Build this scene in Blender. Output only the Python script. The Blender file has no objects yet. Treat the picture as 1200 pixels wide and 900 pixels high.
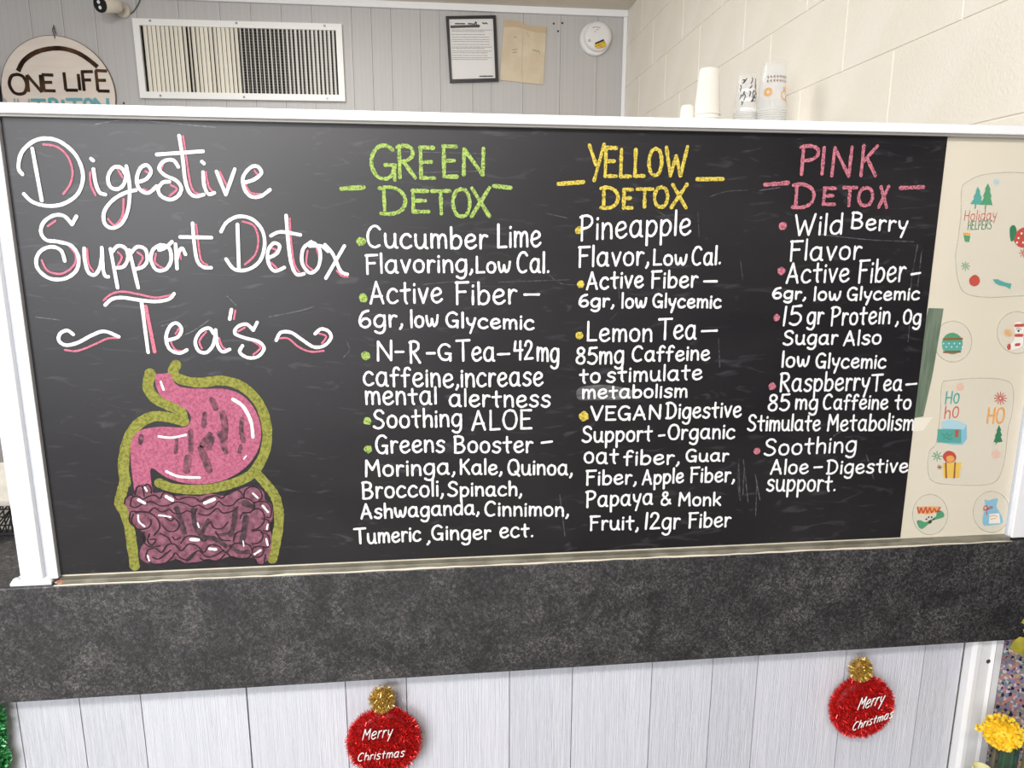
import bpy, bmesh, math, random
from mathutils import Vector, Matrix
random.seed(7)
sc = bpy.context.scene
COL = sc.collection
H = 1.58                      # height of the lens above the floor

# ------------------------------------------------------------------ camera
F, YAW, PITCH, ROLL = 810.25, 0.108138, 0.194318, 0.002526
_cy, _sy, _cp, _sp = math.cos(YAW), math.sin(YAW), math.cos(PITCH), math.sin(PITCH)
FWD = Vector((_sy*_cp, _cy*_cp, -_sp)); _r = Vector((_cy, -_sy, 0)); _u = _r.cross(FWD)
RGT = math.cos(ROLL)*_r + math.sin(ROLL)*_u
UPV = -math.sin(ROLL)*_r + math.cos(ROLL)*_u
cam = bpy.data.cameras.new('camera'); cam_o = bpy.data.objects.new('camera', cam); COL.objects.link(cam_o)
cam.sensor_fit = 'HORIZONTAL'; cam.sensor_width = 36; cam.lens = F/1200*36; cam.clip_start = .05
m = Matrix((RGT, UPV, -FWD)).transposed().to_4x4(); m.translation = Vector((0, 0, H)); cam_o.matrix_world = m
sc.camera = cam_o

# ------------------------------------------------------------------ light
sc.cycles.transparent_max_bounces = 64
sc.view_settings.view_transform = 'Standard'; sc.view_settings.look = 'None'
sc.view_settings.gamma = 1; sc.view_settings.use_curve_mapping = False
sc.view_settings.exposure = 0.06
w = bpy.data.worlds.new('world'); sc.world = w; w.use_nodes = True
bg = w.node_tree.nodes['Background']; bg.inputs[0].default_value = (.90, .95, 1.0, 1); bg.inputs[1].default_value = .30
def area(name, loc, target, sx, sy, power, col):
    l = bpy.data.lights.new(name, 'AREA'); l.shape = 'RECTANGLE'; l.size = sx; l.size_y = sy; l.energy = power; l.color = col
    o = bpy.data.objects.new(name, l); COL.objects.link(o); o.location = loc
    o.rotation_euler = (Vector(target)-Vector(loc)).to_track_quat('-Z', 'Y').to_euler()
    return o
area('shop_window_light', (-1.65, -2.0, 2.05), (-.3, 1.05, 1.5), 1.9, 1.5, 88, (.95, .97, 1.0))
area('shop_ceiling_light', (-.55, -.85, 2.78), (-.1, 1.05, .9), 1.2, .3, 62, (1, .97, .93))
area('kitchen_ceiling_light', (-.5, 2.55, 2.78), (-.3, 2.75, 0), 1.2, .35, 20, (1, .98, .95))

# ------------------------------------------------------------------ helpers
def lin(c): return tuple((v/255/12.92 if v/255 <= .04045 else ((v/255+.055)/1.055)**2.4) for v in c)
def unproj(px, py, y):
    d = FWD + RGT*((px-600)/F) - UPV*((py-450)/F)
    return Vector((0, 0, H)) + d*(y/d.y)
def unproj_x(px, py, x):
    d = FWD + RGT*((px-600)/F) - UPV*((py-450)/F)
    return Vector((0, 0, H)) + d*(x/d.x)
class Reg:                     # a measured crop of the photograph: crop pixel -> point of a wall-parallel plane
    def __init__(s, x0, y0, k): s.x0, s.y0, s.k = x0, y0, k
    def px(s, p): return (s.x0+p[0]/s.k, s.y0+p[1]/s.k)
    def at(s, p, y): q = unproj(*s.px(p), y); return (q.x, q.z)
    def pts(s, ps, y): return [s.at(p, y) for p in ps]
MATS = {}
def mat(name, col, rough=.6, metal=0, col2=None, scale=40, detail=4, lo=.4, hi=.6, stretch=(1, 1, 1), bump=0, bscale=None,
        bstretch=None, alpha=1, trans=0, spec=.5, coat=0, dist=0):
    if name in MATS: return MATS[name]
    m = bpy.data.materials.new(name); m.use_nodes = True; nt = m.node_tree; b = nt.nodes['Principled BSDF']; MATS[name] = m
    b.inputs['Base Color'].default_value = (*lin(col), 1); b.inputs['Roughness'].default_value = rough; b.inputs['Metallic'].default_value = metal
    b.inputs['Alpha'].default_value = alpha; b.inputs['Transmission Weight'].default_value = trans; b.inputs['Specular IOR Level'].default_value = spec
    b.inputs['Coat Weight'].default_value = coat
    tc = nt.nodes.new('ShaderNodeTexCoord')
    def noise(sca, st, det):
        mp = nt.nodes.new('ShaderNodeMapping'); mp.inputs['Scale'].default_value = st; nt.links.new(tc.outputs['Object'], mp.inputs[0])
        n = nt.nodes.new('ShaderNodeTexNoise'); n.inputs['Scale'].default_value = sca; n.inputs['Detail'].default_value = det
        n.inputs['Distortion'].default_value = dist
        nt.links.new(mp.outputs[0], n.inputs['Vector']); return n
    if col2:
        n = noise(scale, stretch, detail); r = nt.nodes.new('ShaderNodeValToRGB')
        r.color_ramp.elements[0].position = lo; r.color_ramp.elements[0].color = (*lin(col), 1)
        r.color_ramp.elements[1].position = hi; r.color_ramp.elements[1].color = (*lin(col2), 1)
        nt.links.new(n.outputs['Fac'], r.inputs[0]); nt.links.new(r.outputs[0], b.inputs['Base Color'])
    if bump:
        n = noise(bscale or scale, bstretch or stretch, 5); bp = nt.nodes.new('ShaderNodeBump'); bp.inputs['Strength'].default_value = bump
        bp.inputs['Distance'].default_value = .002
        nt.links.new(n.outputs['Fac'], bp.inputs['Height']); nt.links.new(bp.outputs[0], b.inputs['Normal'])
    return m

class MB:
    def __init__(s): s.v, s.f = [], []
    def add(s, vs, fs):
        k = len(s.v); s.v += [tuple(p) for p in vs]; s.f += [tuple(i+k for i in f) for f in fs]; return s
    def box(s, x0, x1, y0, y1, z0, z1, b=0):
        if b <= 0:
            vs = [(x, y, z) for x in (x0, x1) for y in (y0, y1) for z in (z0, z1)]
            return s.add(vs, [(0, 1, 3, 2), (4, 6, 7, 5), (0, 4, 5, 1), (2, 3, 7, 6), (0, 2, 6, 4), (1, 5, 7, 3)])
        bm = bmesh.new(); bmesh.ops.create_cube(bm, size=1)
        for v in bm.verts: v.co = Vector(((x0+x1)/2+v.co.x*(x1-x0), (y0+y1)/2+v.co.y*(y1-y0), (z0+z1)/2+v.co.z*(z1-z0)))
        bmesh.ops.bevel(bm, geom=bm.edges[:], offset=b, segments=2, affect='EDGES', profile=.5)
        bm.verts.index_update(); s.add([v.co for v in bm.verts], [[v.index for v in f.verts] for f in bm.faces]); bm.free(); return s
    def tube(s, pts, r, n=8, caps=True):
        pts = [Vector(p) for p in pts]; N = len(pts); rs = r if isinstance(r, (list, tuple)) else [r]*N
        ring = []; prev = None
        for i, p in enumerate(pts):
            t = (pts[min(i+1, N-1)]-pts[max(i-1, 0)]).normalized()
            a = prev if prev else (Vector((0, 0, 1)) if abs(t.z) < .9 else Vector((1, 0, 0)))
            a = (a-t*a.dot(t)).normalized(); prev = a; b2 = t.cross(a)
            ring.append([p+(a*math.cos(2*math.pi*k/n)+b2*math.sin(2*math.pi*k/n))*rs[i] for k in range(n)])
        vs = [q for rg in ring for q in rg]; fs = []
        for i in range(N-1):
            for k in range(n):
                k2 = (k+1) % n; fs.append((i*n+k, i*n+k2, (i+1)*n+k2, (i+1)*n+k))
        if caps: fs += [tuple(range(n-1, -1, -1)), tuple((N-1)*n+k for k in range(n))]
        return s.add(vs, fs)
    def lathe(s, c, prof, n=32, axis='z'):
        vs = []; fs = []
        for (r, h) in prof:
            for k in range(n):
                a = 2*math.pi*k/n; x, y2 = r*math.cos(a), r*math.sin(a)
                vs.append((c[0]+x, c[1]+y2, c[2]+h) if axis == 'z' else (c[0]+x, c[1]+h, c[2]+y2))
        for i in range(len(prof)-1):
            for k in range(n):
                k2 = (k+1) % n; fs.append((i*n+k, i*n+k2, (i+1)*n+k2, (i+1)*n+k))
        return s.add(vs, fs)
    def disc(s, c, y, rx, rz=None, n=20):
        rz = rz or rx
        vs = [(c[0]+rx*math.cos(2*math.pi*k/n), y, c[1]+rz*math.sin(2*math.pi*k/n)) for k in range(n)]
        return s.add(vs, [tuple(range(n))])
    def poly(s, ps, y): return s.add([(p[0], y, p[1]) for p in ps], [tuple(range(len(ps)))])
    def prism(s, ps, y0, y1):
        n = len(ps); vs = [(p[0], y0, p[1]) for p in ps]+[(p[0], y1, p[1]) for p in ps]
        fs = [tuple(range(n)), tuple(range(2*n-1, n-1, -1))]+[(i, n+i, n+(i+1) % n, (i+1) % n) for i in range(n)]
        return s.add(vs, fs)
    def ribbon(s, pts, wd, y, jit=.1, cap=True):          # a flat round-ended stroke in a plane of constant y
        P = [Vector(p) for p in pts]
        if len(P) < 2: return s
        s.k = (getattr(s, 'k', 0)+1) % 12; y = y-s.k*1.2e-5      # strokes that cross lie one over the other
        N = len(P); L = []; R = []
        for i in range(N):
            t = P[min(i+1, N-1)]-P[max(i-1, 0)]
            if t.length < 1e-9: t = Vector((1, 0))
            t.normalize(); n = Vector((-t.y, t.x)); h = wd/2*(1+random.uniform(-jit, jit))
            L.append(P[i]+n*h); R.append(P[i]-n*h)
        def arc(c, d, h): 
            a0 = math.atan2(d.y, d.x)
            return [c+Vector((math.cos(a0+a), math.sin(a0+a)))*h for a in (-1.2, -.6, 0, .6, 1.2)]
        k0 = len(s.v)
        yi = [y-1.0e-5*i/N for i in range(N)]
        s.v += [(p.x, yi[i], p.y) for i, p in enumerate(L)]+[(p.x, yi[i], p.y) for i, p in enumerate(R)]
        for i in range(N-1): s.f.append((k0+i, k0+i+1, k0+N+i+1, k0+N+i))
        if cap:
            d1 = (P[-1]-P[-2]).normalized(); d0 = (P[0]-P[1]).normalized()
            for c, d, a, b in ((P[-1], d1, N-1, 2*N-1), (P[0], d0, N, 0)):
                k = len(s.v); s.v += [(q.x, y, q.y) for q in arc(c, d, wd/2)]
                # arc runs clockwise-to-counter-clockwise around d
                s.f.append((k0+a, k+4, k+3, k+2, k+1, k, k0+b)); 
        return s
ORG = {}
def build(s, name, material, parent=None, smooth=False, origin=None):
    me = bpy.data.meshes.new(name)
    if parent is not None: o0 = ORG[parent.name]
    elif origin is not None: o0 = Vector(origin)
    else:
        xs, ys, zs = zip(*s.v); o0 = Vector(((min(xs)+max(xs))/2, (min(ys)+max(ys))/2, min(zs)))
    me.from_pydata([tuple(Vector(p)-o0) for p in s.v], [], s.f); me.update()
    if smooth: me.polygons.foreach_set('use_smooth', [True]*len(me.polygons))
    if material: me.materials.append(material)
    o = bpy.data.objects.new(name, me); COL.objects.link(o); ORG[o.name] = o0
    if parent is not None: o.parent = parent
    else: o.location = o0
    return o
MB.build = build
def thing(name, label, cat, loc, group=None):
    o = bpy.data.objects.new(name, None); COL.objects.link(o); o.location = loc; ORG[o.name] = Vector(loc)
    o.empty_display_size = .05
    return tag(o, label, cat, group)
def tag(o, label, cat, group=None):
    o['label'] = label; o['category'] = cat
    if group: o['group'] = group
    return o
def struct(o): o['kind'] = 'structure'; return o
def cr(P, n=6):                # smooth curve through points
    if len(P) < 3: return [tuple(p) for p in P]
    Q = [P[0]]+list(P)+[P[-1]]; out = []
    for i in range(1, len(Q)-2):
        p0, p1, p2, p3 = Q[i-1], Q[i], Q[i+1], Q[i+2]
        for k in range(n):
            t = k/n
            out.append(tuple(.5*(2*p1[j]+(p2[j]-p0[j])*t+(2*p0[j]-5*p1[j]+4*p2[j]-p3[j])*t*t+(3*p1[j]-p0[j]-3*p2[j]+p3[j])*t**3) for j in range(len(p1))))
    out.append(tuple(P[-1])); return out
def crc(P, n=5):               # closed smooth curve
    P = list(P); Q = [P[-1]]+P+[P[0], P[1]]; out = []
    for i in range(1, len(Q)-2):
        p0, p1, p2, p3 = Q[i-1], Q[i], Q[i+1], Q[i+2]
        for k in range(n):
            t = k/n
            out.append(tuple(.5*(2*p1[j]+(p2[j]-p0[j])*t+(2*p0[j]-5*p1[j]+4*p2[j]-p3[j])*t*t+(3*p1[j]-p0[j]-3*p2[j]+p3[j])*t**3) for j in (0, 1)))
    return out
def dens(P, n=4):              # more points along straight runs so that their edge is uneven
    out = []
    for a, b in zip(P, P[1:]):
        out += [(a[0]+(b[0]-a[0])*k/n, a[1]+(b[1]-a[1])*k/n) for k in range(n)]
    return out+[P[-1]]
def pp(s): return [tuple(float(v) for v in q.split(',')) for q in s.split()]

# ---- handwriting: strokes of each letter (baseline 0, x-height .65, capitals 1); L = straight run, otherwise smooth
BOWL = '.48,.5 .4,.62 .24,.65 .09,.52 .03,.3 .1,.07 .25,0 .4,.1 .47,.3'
G = {
 'a': (.6, BOWL, 'L .48,.64 .48,.14', '.48,.14 .5,.03 .57,0'), 'b': (.52, 'L .05,1.02 .06,0', '.06,.35 .16,.57 .32,.62 .46,.48 .48,.26 .38,.05 .2,0 .06,.1'),
 'c': (.5, '.45,.54 .34,.64 .18,.62 .05,.44 .03,.22 .13,.04 .3,0 .47,.1'), 'd': (.54, BOWL, 'L .48,1.02 .49,0'),
 'e': (.52, '.05,.3 .28,.34 .44,.43 .42,.58 .28,.65 .12,.56 .04,.34 .08,.12 .22,0 .38,.03 .5,.14'),
 'f': (.42, '.42,.9 .33,1 .2,.95 .15,.78 .15,.4 .15,-.03', 'L 0,.56 .36,.6'),
 'g': (.54, BOWL, '.48,.64 .49,.2 .47,-.14 .38,-.33 .2,-.37 .05,-.27'), 'h': (.5, 'L .05,1.02 .06,0', '.06,.33 .15,.55 .3,.63 .42,.55 .45,.35 .45,0'),
 'i': (.12, 'L .06,.6 .06,0', 'L .06,.83 .07,.87'), 'k': (.48, 'L .05,1 .06,0', 'L .42,.65 .08,.26', 'L .18,.36 .46,0'), 'l': (.12, 'L .06,1.04 .06,0'),
 'm': (.74, 'L .05,.64 .06,0', '.06,.33 .13,.55 .24,.62 .34,.53 .36,.3 .36,0', '.36,.33 .44,.55 .55,.62 .65,.53 .68,.3 .69,0'),
 'n': (.5, 'L .05,.64 .06,0', '.06,.33 .15,.55 .28,.63 .4,.55 .44,.35 .45,0'), 'o': (.52, '.26,.64 .1,.56 .03,.32 .1,.08 .26,0 .42,.08 .48,.32 .42,.56 .24,.65'),
 'p': (.52, 'L .05,.64 .06,-.38', '.06,.4 .18,.6 .34,.62 .47,.46 .46,.22 .33,.03 .17,.02 .06,.12'),
 'q': (.54, BOWL, 'L .48,.64 .48,-.38'), 'r': (.36, 'L .05,.64 .06,0', '.06,.32 .13,.54 .24,.63 .35,.58'),
 's': (.46, '.43,.56 .32,.65 .16,.62 .08,.49 .18,.37 .33,.31 .42,.18 .33,.03 .17,0 .03,.09'), 't': (.44, '.2,.95 .2,.4 .21,.12 .27,0', 'L .01,.6 .42,.63'),
 'u': (.56, '.04,.64 .04,.3 .1,.07 .24,0 .38,.09 .45,.3', 'L .46,.64 .46,.14', '.46,.14 .48,.03 .55,0'), 'v': (.46, 'L .03,.64 .22,0', 'L .22,0 .43,.66'),
 'w': (.7, '.03,.64 .06,.3 .16,.03 .28,.12 .34,.45', '.34,.45 .4,.12 .5,.02 .62,.25 .67,.66'), 'x': (.46, 'L .03,.64 .44,0', 'L .42,.65 .03,0'),
 'y': (.48, '.04,.64 .08,.35 .2,.2 .34,.27', 'L .45,.66 .35,.2 .2,-.37'),
 'A': (.66, 'L .02,0 .3,1', 'L .3,1 .6,0', 'L .1,.32 .54,.34'), 'B': (.6, 'L .06,1 .06,0', '.02,.96 .25,1 .46,.88 .42,.62 .2,.53 .07,.53', '.1,.53 .38,.5 .54,.3 .44,.06 .2,-.01 .04,.02'),
 'C': (.62, '.56,.86 .42,1 .22,.96 .06,.7 .03,.38 .12,.1 .32,-.01 .52,.08'), 'D': (.68, 'L .1,1 .11,0', '0,.96 .25,1.01 .5,.86 .61,.55 .54,.2 .32,.02 .02,.02'),
 'E': (.54, 'L .06,1 .06,.02', 'L .04,1 .5,.99', 'L .06,.53 .42,.54', 'L .05,.02 .52,.02'), 'F': (.54, 'L .07,1 .07,-.02', 'L .02,.98 .54,1', 'L .07,.55 .42,.56'),
 'G': (.66, '.55,.88 .4,1 .2,.95 .05,.68 .04,.36 .16,.07 .36,0 .52,.12 .57,.38', 'L .36,.42 .6,.42', 'L .58,.42 .58,-.03'),
 'H': (.6, 'L .06,1 .06,0', 'L .54,1 .54,0', 'L .06,.5 .54,.5'), 'I': (.14, 'L .07,1 .07,0'), 'K': (.58, 'L .07,1 .07,0', 'L .52,1 .09,.45', 'L .22,.58 .55,0'),
 'L': (.5, 'L .07,1.02 .07,.02', 'L .06,.02 .48,.03'), 'M': (.76, 'L .06,0 .1,1', 'L .1,1 .37,.4', 'L .37,.4 .64,1', 'L .64,1 .71,0'), 'N': (.66, 'L .06,0 .08,1', 'L .08,1 .58,0', 'L .58,0 .6,1.03'),
 'O': (.68, '.34,1 .14,.9 .03,.5 .14,.1 .34,0 .54,.1 .64,.5 .54,.9 .32,1.01'), 'P': (.58, 'L .08,1 .08,-.03', '.0,.95 .25,1.01 .48,.92 .52,.7 .36,.52 .09,.46'),
 'Q': (.7, '.34,1 .14,.9 .03,.5 .14,.1 .34,0 .54,.1 .64,.5 .54,.9 .32,1.01', 'L .44,.2 .68,-.08'), 'R': (.6, 'L .07,1 .07,0', '.01,.95 .25,1.01 .46,.92 .48,.7 .3,.54 .08,.5', 'L .2,.5 .56,0'),
 'S': (.58, '.52,.84 .4,.98 .2,.97 .08,.78 .18,.58 .4,.46 .52,.26 .42,.05 .2,-.01 .02,.1'), 'T': (.7, 'L .35,1 .36,0', 'L 0,1 .7,1.02'),
 'U': (.6, '.05,1 .05,.4 .14,.06 .3,0 .46,.08 .54,.4 .55,1'), 'V': (.62, 'L .02,1 .3,0', 'L .3,0 .6,1.02'), 'W': (.9, 'L .02,1 .22,0', 'L .22,0 .42,.7', 'L .42,.7 .62,0', 'L .62,0 .85,1.03'),
 'X': (.6, 'L .04,1 .58,0', 'L .58,1.02 .02,0'), 'Y': (.6, 'L .02,1 .3,.45', 'L .6,1.03 .24,0'),
 '0': (.56, '.28,1 .1,.85 .03,.5 .1,.12 .28,0 .45,.12 .53,.5 .45,.88 .26,1.01'), '1': (.16, 'L .1,1 .05,0'), '2': (.56, '.04,.76 .12,.96 .3,1 .45,.84 .4,.6 .2,.3 .03,.03', 'L .03,.03 .54,.05'),
 '4': (.58, 'L .1,1 .04,.5', 'L .04,.5 .56,.52', 'L .42,1 .42,0'), '5': (.54, 'L .5,1 .12,.98', 'L .12,.98 .08,.58', '.08,.58 .3,.63 .5,.45 .5,.2 .36,.02 .18,0 .03,.1'),
 '6': (.54, '.44,.96 .2,.85 .05,.5 .06,.18 .22,0 .42,.06 .5,.28 .4,.48 .22,.48 .07,.3'), '8': (.54, '.46,.86 .3,1 .12,.9 .12,.68 .3,.54 .48,.34 .44,.08 .26,0 .08,.1 .06,.32 .26,.52 .44,.7 .46,.86'),
 '&': (.62, '.6,.1 .4,.4 .14,.72 .16,.94 .32,.98 .4,.82 .28,.62 .06,.35 .08,.08 .28,0 .46,.14 .56,.4'),
 ',': (.16, '.1,.1 .1,0 .02,-.16'), '.': (.12, 'L .06,.03 .07,.06'), '-': (.4, 'L .03,.42 .37,.43'), '!': (.14, 'L .08,1 .06,.3', 'L .06,.03 .07,.06'), "'": (.1, 'L .06,1 .04,.8'),
}
GAP = .13
def word_strokes(word, xh=.66):
    x = 0; out = []
    for ch in word:
        g = G[ch]; dy = random.uniform(-.02, .02)
        for s in g[1:]:
            straight = s.startswith('L '); P = pp(s[2:] if straight else s)
            def ky(v):
                if ch in 'acegmnopqrsuvwxyi' and 0 < v <= .7: return v*xh/.65
                return v
            P = [(x+a, ky(b)+dy) for a, b in P]
            out.append(dens(P) if straight else cr(P, 5))
        x += g[0]+GAP
    return out, x-GAP
def write(mb, reg, word, x0, x1, b0, b1, top, wpx, y, xh=.66, jit=.16):
    """word between crop columns x0..x1, baseline b0 -> b1, capitals reaching row top (at x0)"""
    st, W = word_strokes(word, xh)
    A = Vector(reg.at((x0, b0), y)); B = Vector(reg.at((x1, b1), y)); T = Vector(reg.at((x0, top), y))
    ex = (B-A)/W; hh = (T-A).length
    wd = wpx/F*y
    inset = wd*.3
    ux = ex.normalized(); ex = ux*((B-A).length-2*inset)/W; A = A+ux*inset
    for s in st:
        mb.ribbon([A+ex*a+Vector((0, hh*b)) for a, b in s], wd, y, jit)
def extent(ch):
    xs, ys = zip(*[p for s in G[ch][1:] for p in pp(s[2:] if s.startswith('L ') else s)])
    return ((min(xs), max(xs)) if max(xs)-min(xs) > .02 else (0, G[ch][0])), (min(ys), max(ys))
def letter(mb, reg, ch, x0, x1, ytop, ybot, wpx, y, jit=.15, twice=0):
    hw = wpx*reg.k/2; P0 = Vector(reg.at((x0+hw, ybot-hw), y)); P1 = Vector(reg.at((x1-hw, ytop+hw), y)); g = G[ch]
    (gx0, gx1), (gy0, gy1) = extent(ch)
    for s in g[1:]:
        straight = s.startswith('L '); P = pp(s[2:] if straight else s); P = dens(P, 6) if straight else cr(P, 6)
        Q = [(P0.x+(P1.x-P0.x)*(a-gx0)/(gx1-gx0), P0.y+(P1.y-P0.y)*(b-gy0)/(gy1-gy0)) for a, b in P]
        mb.ribbon(Q, wpx/F*y, y, jit)
def strokes(mb, reg, data, wz, y, jit=.08):
    for s in data:
        straight = s.startswith('L '); P = pp(s[2:] if straight else s); P = dens(P, 5) if straight or len(P) < 3 else cr(P, 7)
        mb.ribbon(reg.pts(P, y), wz/reg.k/F*y, y, jit)
def each(reg, data, wz, y, name, material, parent, jit=.08):     # one part for each stroke
    for s in data:
        d, w_ = (s, wz) if isinstance(s, str) else s
        mb = MB(); strokes(mb, reg, [d], w_, y, jit); mb.build(name, material, parent)
def blob(mb, c, r, y, n=12):
    mb.poly([(c[0]+r*random.uniform(.82, 1.1)*math.cos(2*math.pi*k/n), c[1]+r*random.uniform(.82, 1.1)*math.sin(2*math.pi*k/n)) for k in range(n)], y)

# ------------------------------------------------------------------ materials
WHITE = mat('white_paint', (246, 246, 248), .35)
WHITE_D = mat('white_satin', (240, 240, 242), .45)
GREYBLUE = mat('grey_panel_paint', (186, 183, 182), .5, col2=(192, 189, 187), scale=3, stretch=(6, 6, .4), bump=.25, bscale=60, bstretch=(1.5, 1.5, .05))
PANEL_W = mat('white_panel_paint', (222, 224, 234), .5, col2=(229, 230, 238), scale=6, stretch=(4, 4, .3), bump=.9, bscale=70, bstretch=(2.2, 2.2, .08), dist=.6)
GROOVE = mat('groove_shadow_paint', (176, 175, 178), .7)
CREAM = mat('cream_block_paint', (246, 240, 228), .55, col2=(243, 236, 222), scale=5, bump=.6, bscale=150)
MORTAR = mat('cream_mortar_paint', (240, 233, 220), .7)
CEIL = mat('beige_ceiling', (228, 220, 206), .8)
LAMI = None

# ------------------------------------------------------------------ the setting
YB = 1.05; YW = 1.075; YK = 3.917; XR = 1.04; ZC = H+1.2425
floor = struct(MB().box(-3.2, 1.6, -3.6, 4.05, -.05, 0).build('floor', mat('floor_vinyl', (150, 140, 128), .5, col2=(138, 128, 116), scale=8)))
struct(MB().box(-3.2, 1.3, -3.6, 4.05, ZC, ZC+.06).build('ceiling', CEIL))
# back wall: grey panelling in planks
wb = struct(MB().box(-3.2, XR, YK+.012, YK+.1, 0, ZC).build('wall_back', GROOVE))
ORG_b = ORG[wb.name]
def box_child(name, parent, material, x0, x1, y0, y1, z0, z1, share, b=.0012):
    o = bpy.data.objects.new(name, share); COL.objects.link(o); o.parent = parent
    o.location = Vector(((x0+x1)/2, (y0+y1)/2, (z0+z1)/2))-ORG[parent.name]; o.scale = (x1-x0, y1-y0, z1-z0)
    return o
def unit_mesh(name, material, bev=(0, 0)):
    me = bpy.data.meshes.new(name); mb = MB().box(-.5, .5, -.5, .5, -.5, .5); me.from_pydata(mb.v, [], mb.f); me.materials.append(material); me.update(); return me
pm = unit_mesh('plank', GREYBLUE)
x = -3.2; rr = random.Random(3)
while x < XR-.02:
    wd = rr.choice([.1, .15, .17, .2]); x1 = min(x+wd, XR)
    box_child('plank', wb, None, x+.0008, x1-.0008, YK, YK+.0125, .0, ZC, pm); x = x1
struct(MB().box(-3.2, XR, YK-.018, YK-.0005, ZC-.034, ZC, .003).build('trim_1', WHITE_D))
struct(MB().box(XR-.022, XR-.0005, YK-.018, YK-.0005, 0, ZC-.034, .004).build('trim_2', WHITE_D))
# right wall: painted concrete blocks in running bond
wr = struct(MB().box(XR+.0022, XR+.12, YW+.02, YK+.1, 0, ZC).build('wall_right', MORTAR))
bmk = bpy.data.meshes.new('block'); mb = MB().box(-.5, .5, -.5, .5, -.5, .5); bmk.from_pydata(mb.v, [], mb.f); bmk.materials.append(CREAM)
CH = .2065; BL = .412
bsh = {}
for c in range(-8, 5):
    z0 = H+.443+CH*(c-1)-.0; z1 = min(z0+CH, ZC)
    if z0 < 0 or z0 > ZC-.01: continue
    ph = 1.785 if c % 2 == 1 else 1.579
    y = ph-BL*6
    while y < YK:
        a, b = max(y, YW+.02), min(y+BL, YK); y += BL
        if b-a < .02: continue
        key = (round(b-a, 3), round(z1-z0, 3))
        if key not in bsh:
            q = MB().box(-.0025, .0085, -(b-a)/2+.0016, (b-a)/2-.0016, -(z1-z0)/2+.0016, (z1-z0)/2-.0016, .0012); me = bpy.data.meshes.new('block'); me.from_pydata(q.v, [], q.f); me.materials.append(CREAM); bsh[key] = me
        o = bpy.data.objects.new('block', bsh[key]); COL.objects.link(o); o.parent = wr
        o.location = Vector((XR+.0025, (a+b)/2, (z0+z1)/2))-ORG[wr.name]
struct(MB().box(1.30, 1.40, -3.6, YW+.12, 0, ZC).build('wall_right_unseen', mat('unseen_wall_dark', (62, 58, 58), .6)))  # unseen wall, coloured dark to keep bounce light off the right side
struct(MB().box(XR+.122, 1.30, YW+.02, YW+.12, 0, ZC).build('wall_return', mat('unseen_wall_dark', (62, 58, 58), .6)))
# half wall under the counter: white panelling
ZT = H-.503; ZF = H-.6935         # counter top, lower edge of its apron
wf = struct(MB().box(-1.6, .969, YW+.010, YW+.10, 0, ZF+.02).build('wall_front', GROOVE))
ed = [-1.6, -1.28, -1.05]+[unproj(p, 830, YW).x for p in (-95, 20, 94, 166, 290, 406, 477, 597, 670, 762, 832, 884, 985, 1075)]+[.967]
ed = sorted(ed); pm2 = unit_mesh('plank', PANEL_W)
for i, (a, b) in enumerate(zip(ed, ed[1:])):
    ga = .0017 if abs(a-unproj(290, 830, YW).x) < .001 else .0007
    box_child('plank', wf, None, a+ga, b-.0007, YW, YW+.0105, 0, ZF+.02, pm2)
# casing at the end of the half wall
cs = MB(); X0 = .9695
prof = [(0, .0), (0, -.016), (.006, -.022), (.014, -.022), (.018, -.016), (.042, -.014), (.046, -.019), (.052, -.014), (.066, -.013), (.070, -.008), (.070, 0)]
n = len(prof); z0, z1 = 0, ZF+.02
cs.add([(X0+a, YW+b, z0) for a, b in prof]+[(X0+a, YW+b, z1) for a, b in prof], [(i, i+1, n+i+1, n+i) for i in range(n-1)]+[tuple(range(n)), tuple(range(2*n-1, n-1, -1)), (n-1, 0, n, 2*n-1)])
t3 = struct(cs.build('trim_3', WHITE_D))
sp = unproj(1158, 775, YW-.0145)
MB().disc((sp.x, sp.z), YW-.0150, .0042).build('nail_hole', mat('hole_dark', (60, 55, 50), .8), t3)
MB().disc((sp.x+.0004, sp.z-.0004), YW-.0154, .0024).build('nail_head', mat('nail_steel', (190, 190, 185), .3, 1), t3)

# ------------------------------------------------------------------ counter
def laminate():
    m = bpy.data.materials.new('dark_laminate'); m.use_nodes = True; nt = m.node_tree; b = nt.nodes['Principled BSDF']
    tc = nt.nodes.new('ShaderNodeTexCoord')
    def nz(sc_, det, ds=0):
        n = nt.nodes.new('ShaderNodeTexNoise'); n.inputs['Scale'].default_value = sc_; n.inputs['Detail'].default_value = det; n.inputs['Roughness'].default_value = .65
        n.inputs['Distortion'].default_value = ds; nt.links.new(tc.outputs['Object'], n.inputs['Vector']); return n
    def ramp(src, stops):
        r = nt.nodes.new('ShaderNodeValToRGB'); e = r.color_ramp.elements
        while len(e) < len(stops): e.new(.5)
        for q, (p, c) in zip(e, stops): q.position = p; q.color = (*lin(c), 1)
        nt.links.new(src, r.inputs[0]); return r
    big = ramp(nz(13, 6, .8).outputs['Fac'], [(.30, (36, 35, 38)), (.5, (64, 63, 66)), (.70, (92, 89, 90))])
    fine = ramp(nz(230, 5, 1.2).outputs['Fac'], [(.34, (8, 8, 8)), (.5, (120, 120, 120)), (.62, (250, 248, 242))])
    mx = nt.nodes.new('ShaderNodeMix'); mx.data_type = 'RGBA'; mx.blend_type = 'OVERLAY'; mx.inputs['Factor'].default_value = .9
    nt.links.new(big.outputs[0], mx.inputs['A']); nt.links.new(fine.outputs[0], mx.inputs['B']); nt.links.new(mx.outputs['Result'], b.inputs['Base Color'])
    b.inputs['Roughness'].default_value = .55; b.inputs['Specular IOR Level'].default_value = .8
    return m
LAMI = laminate()
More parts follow.
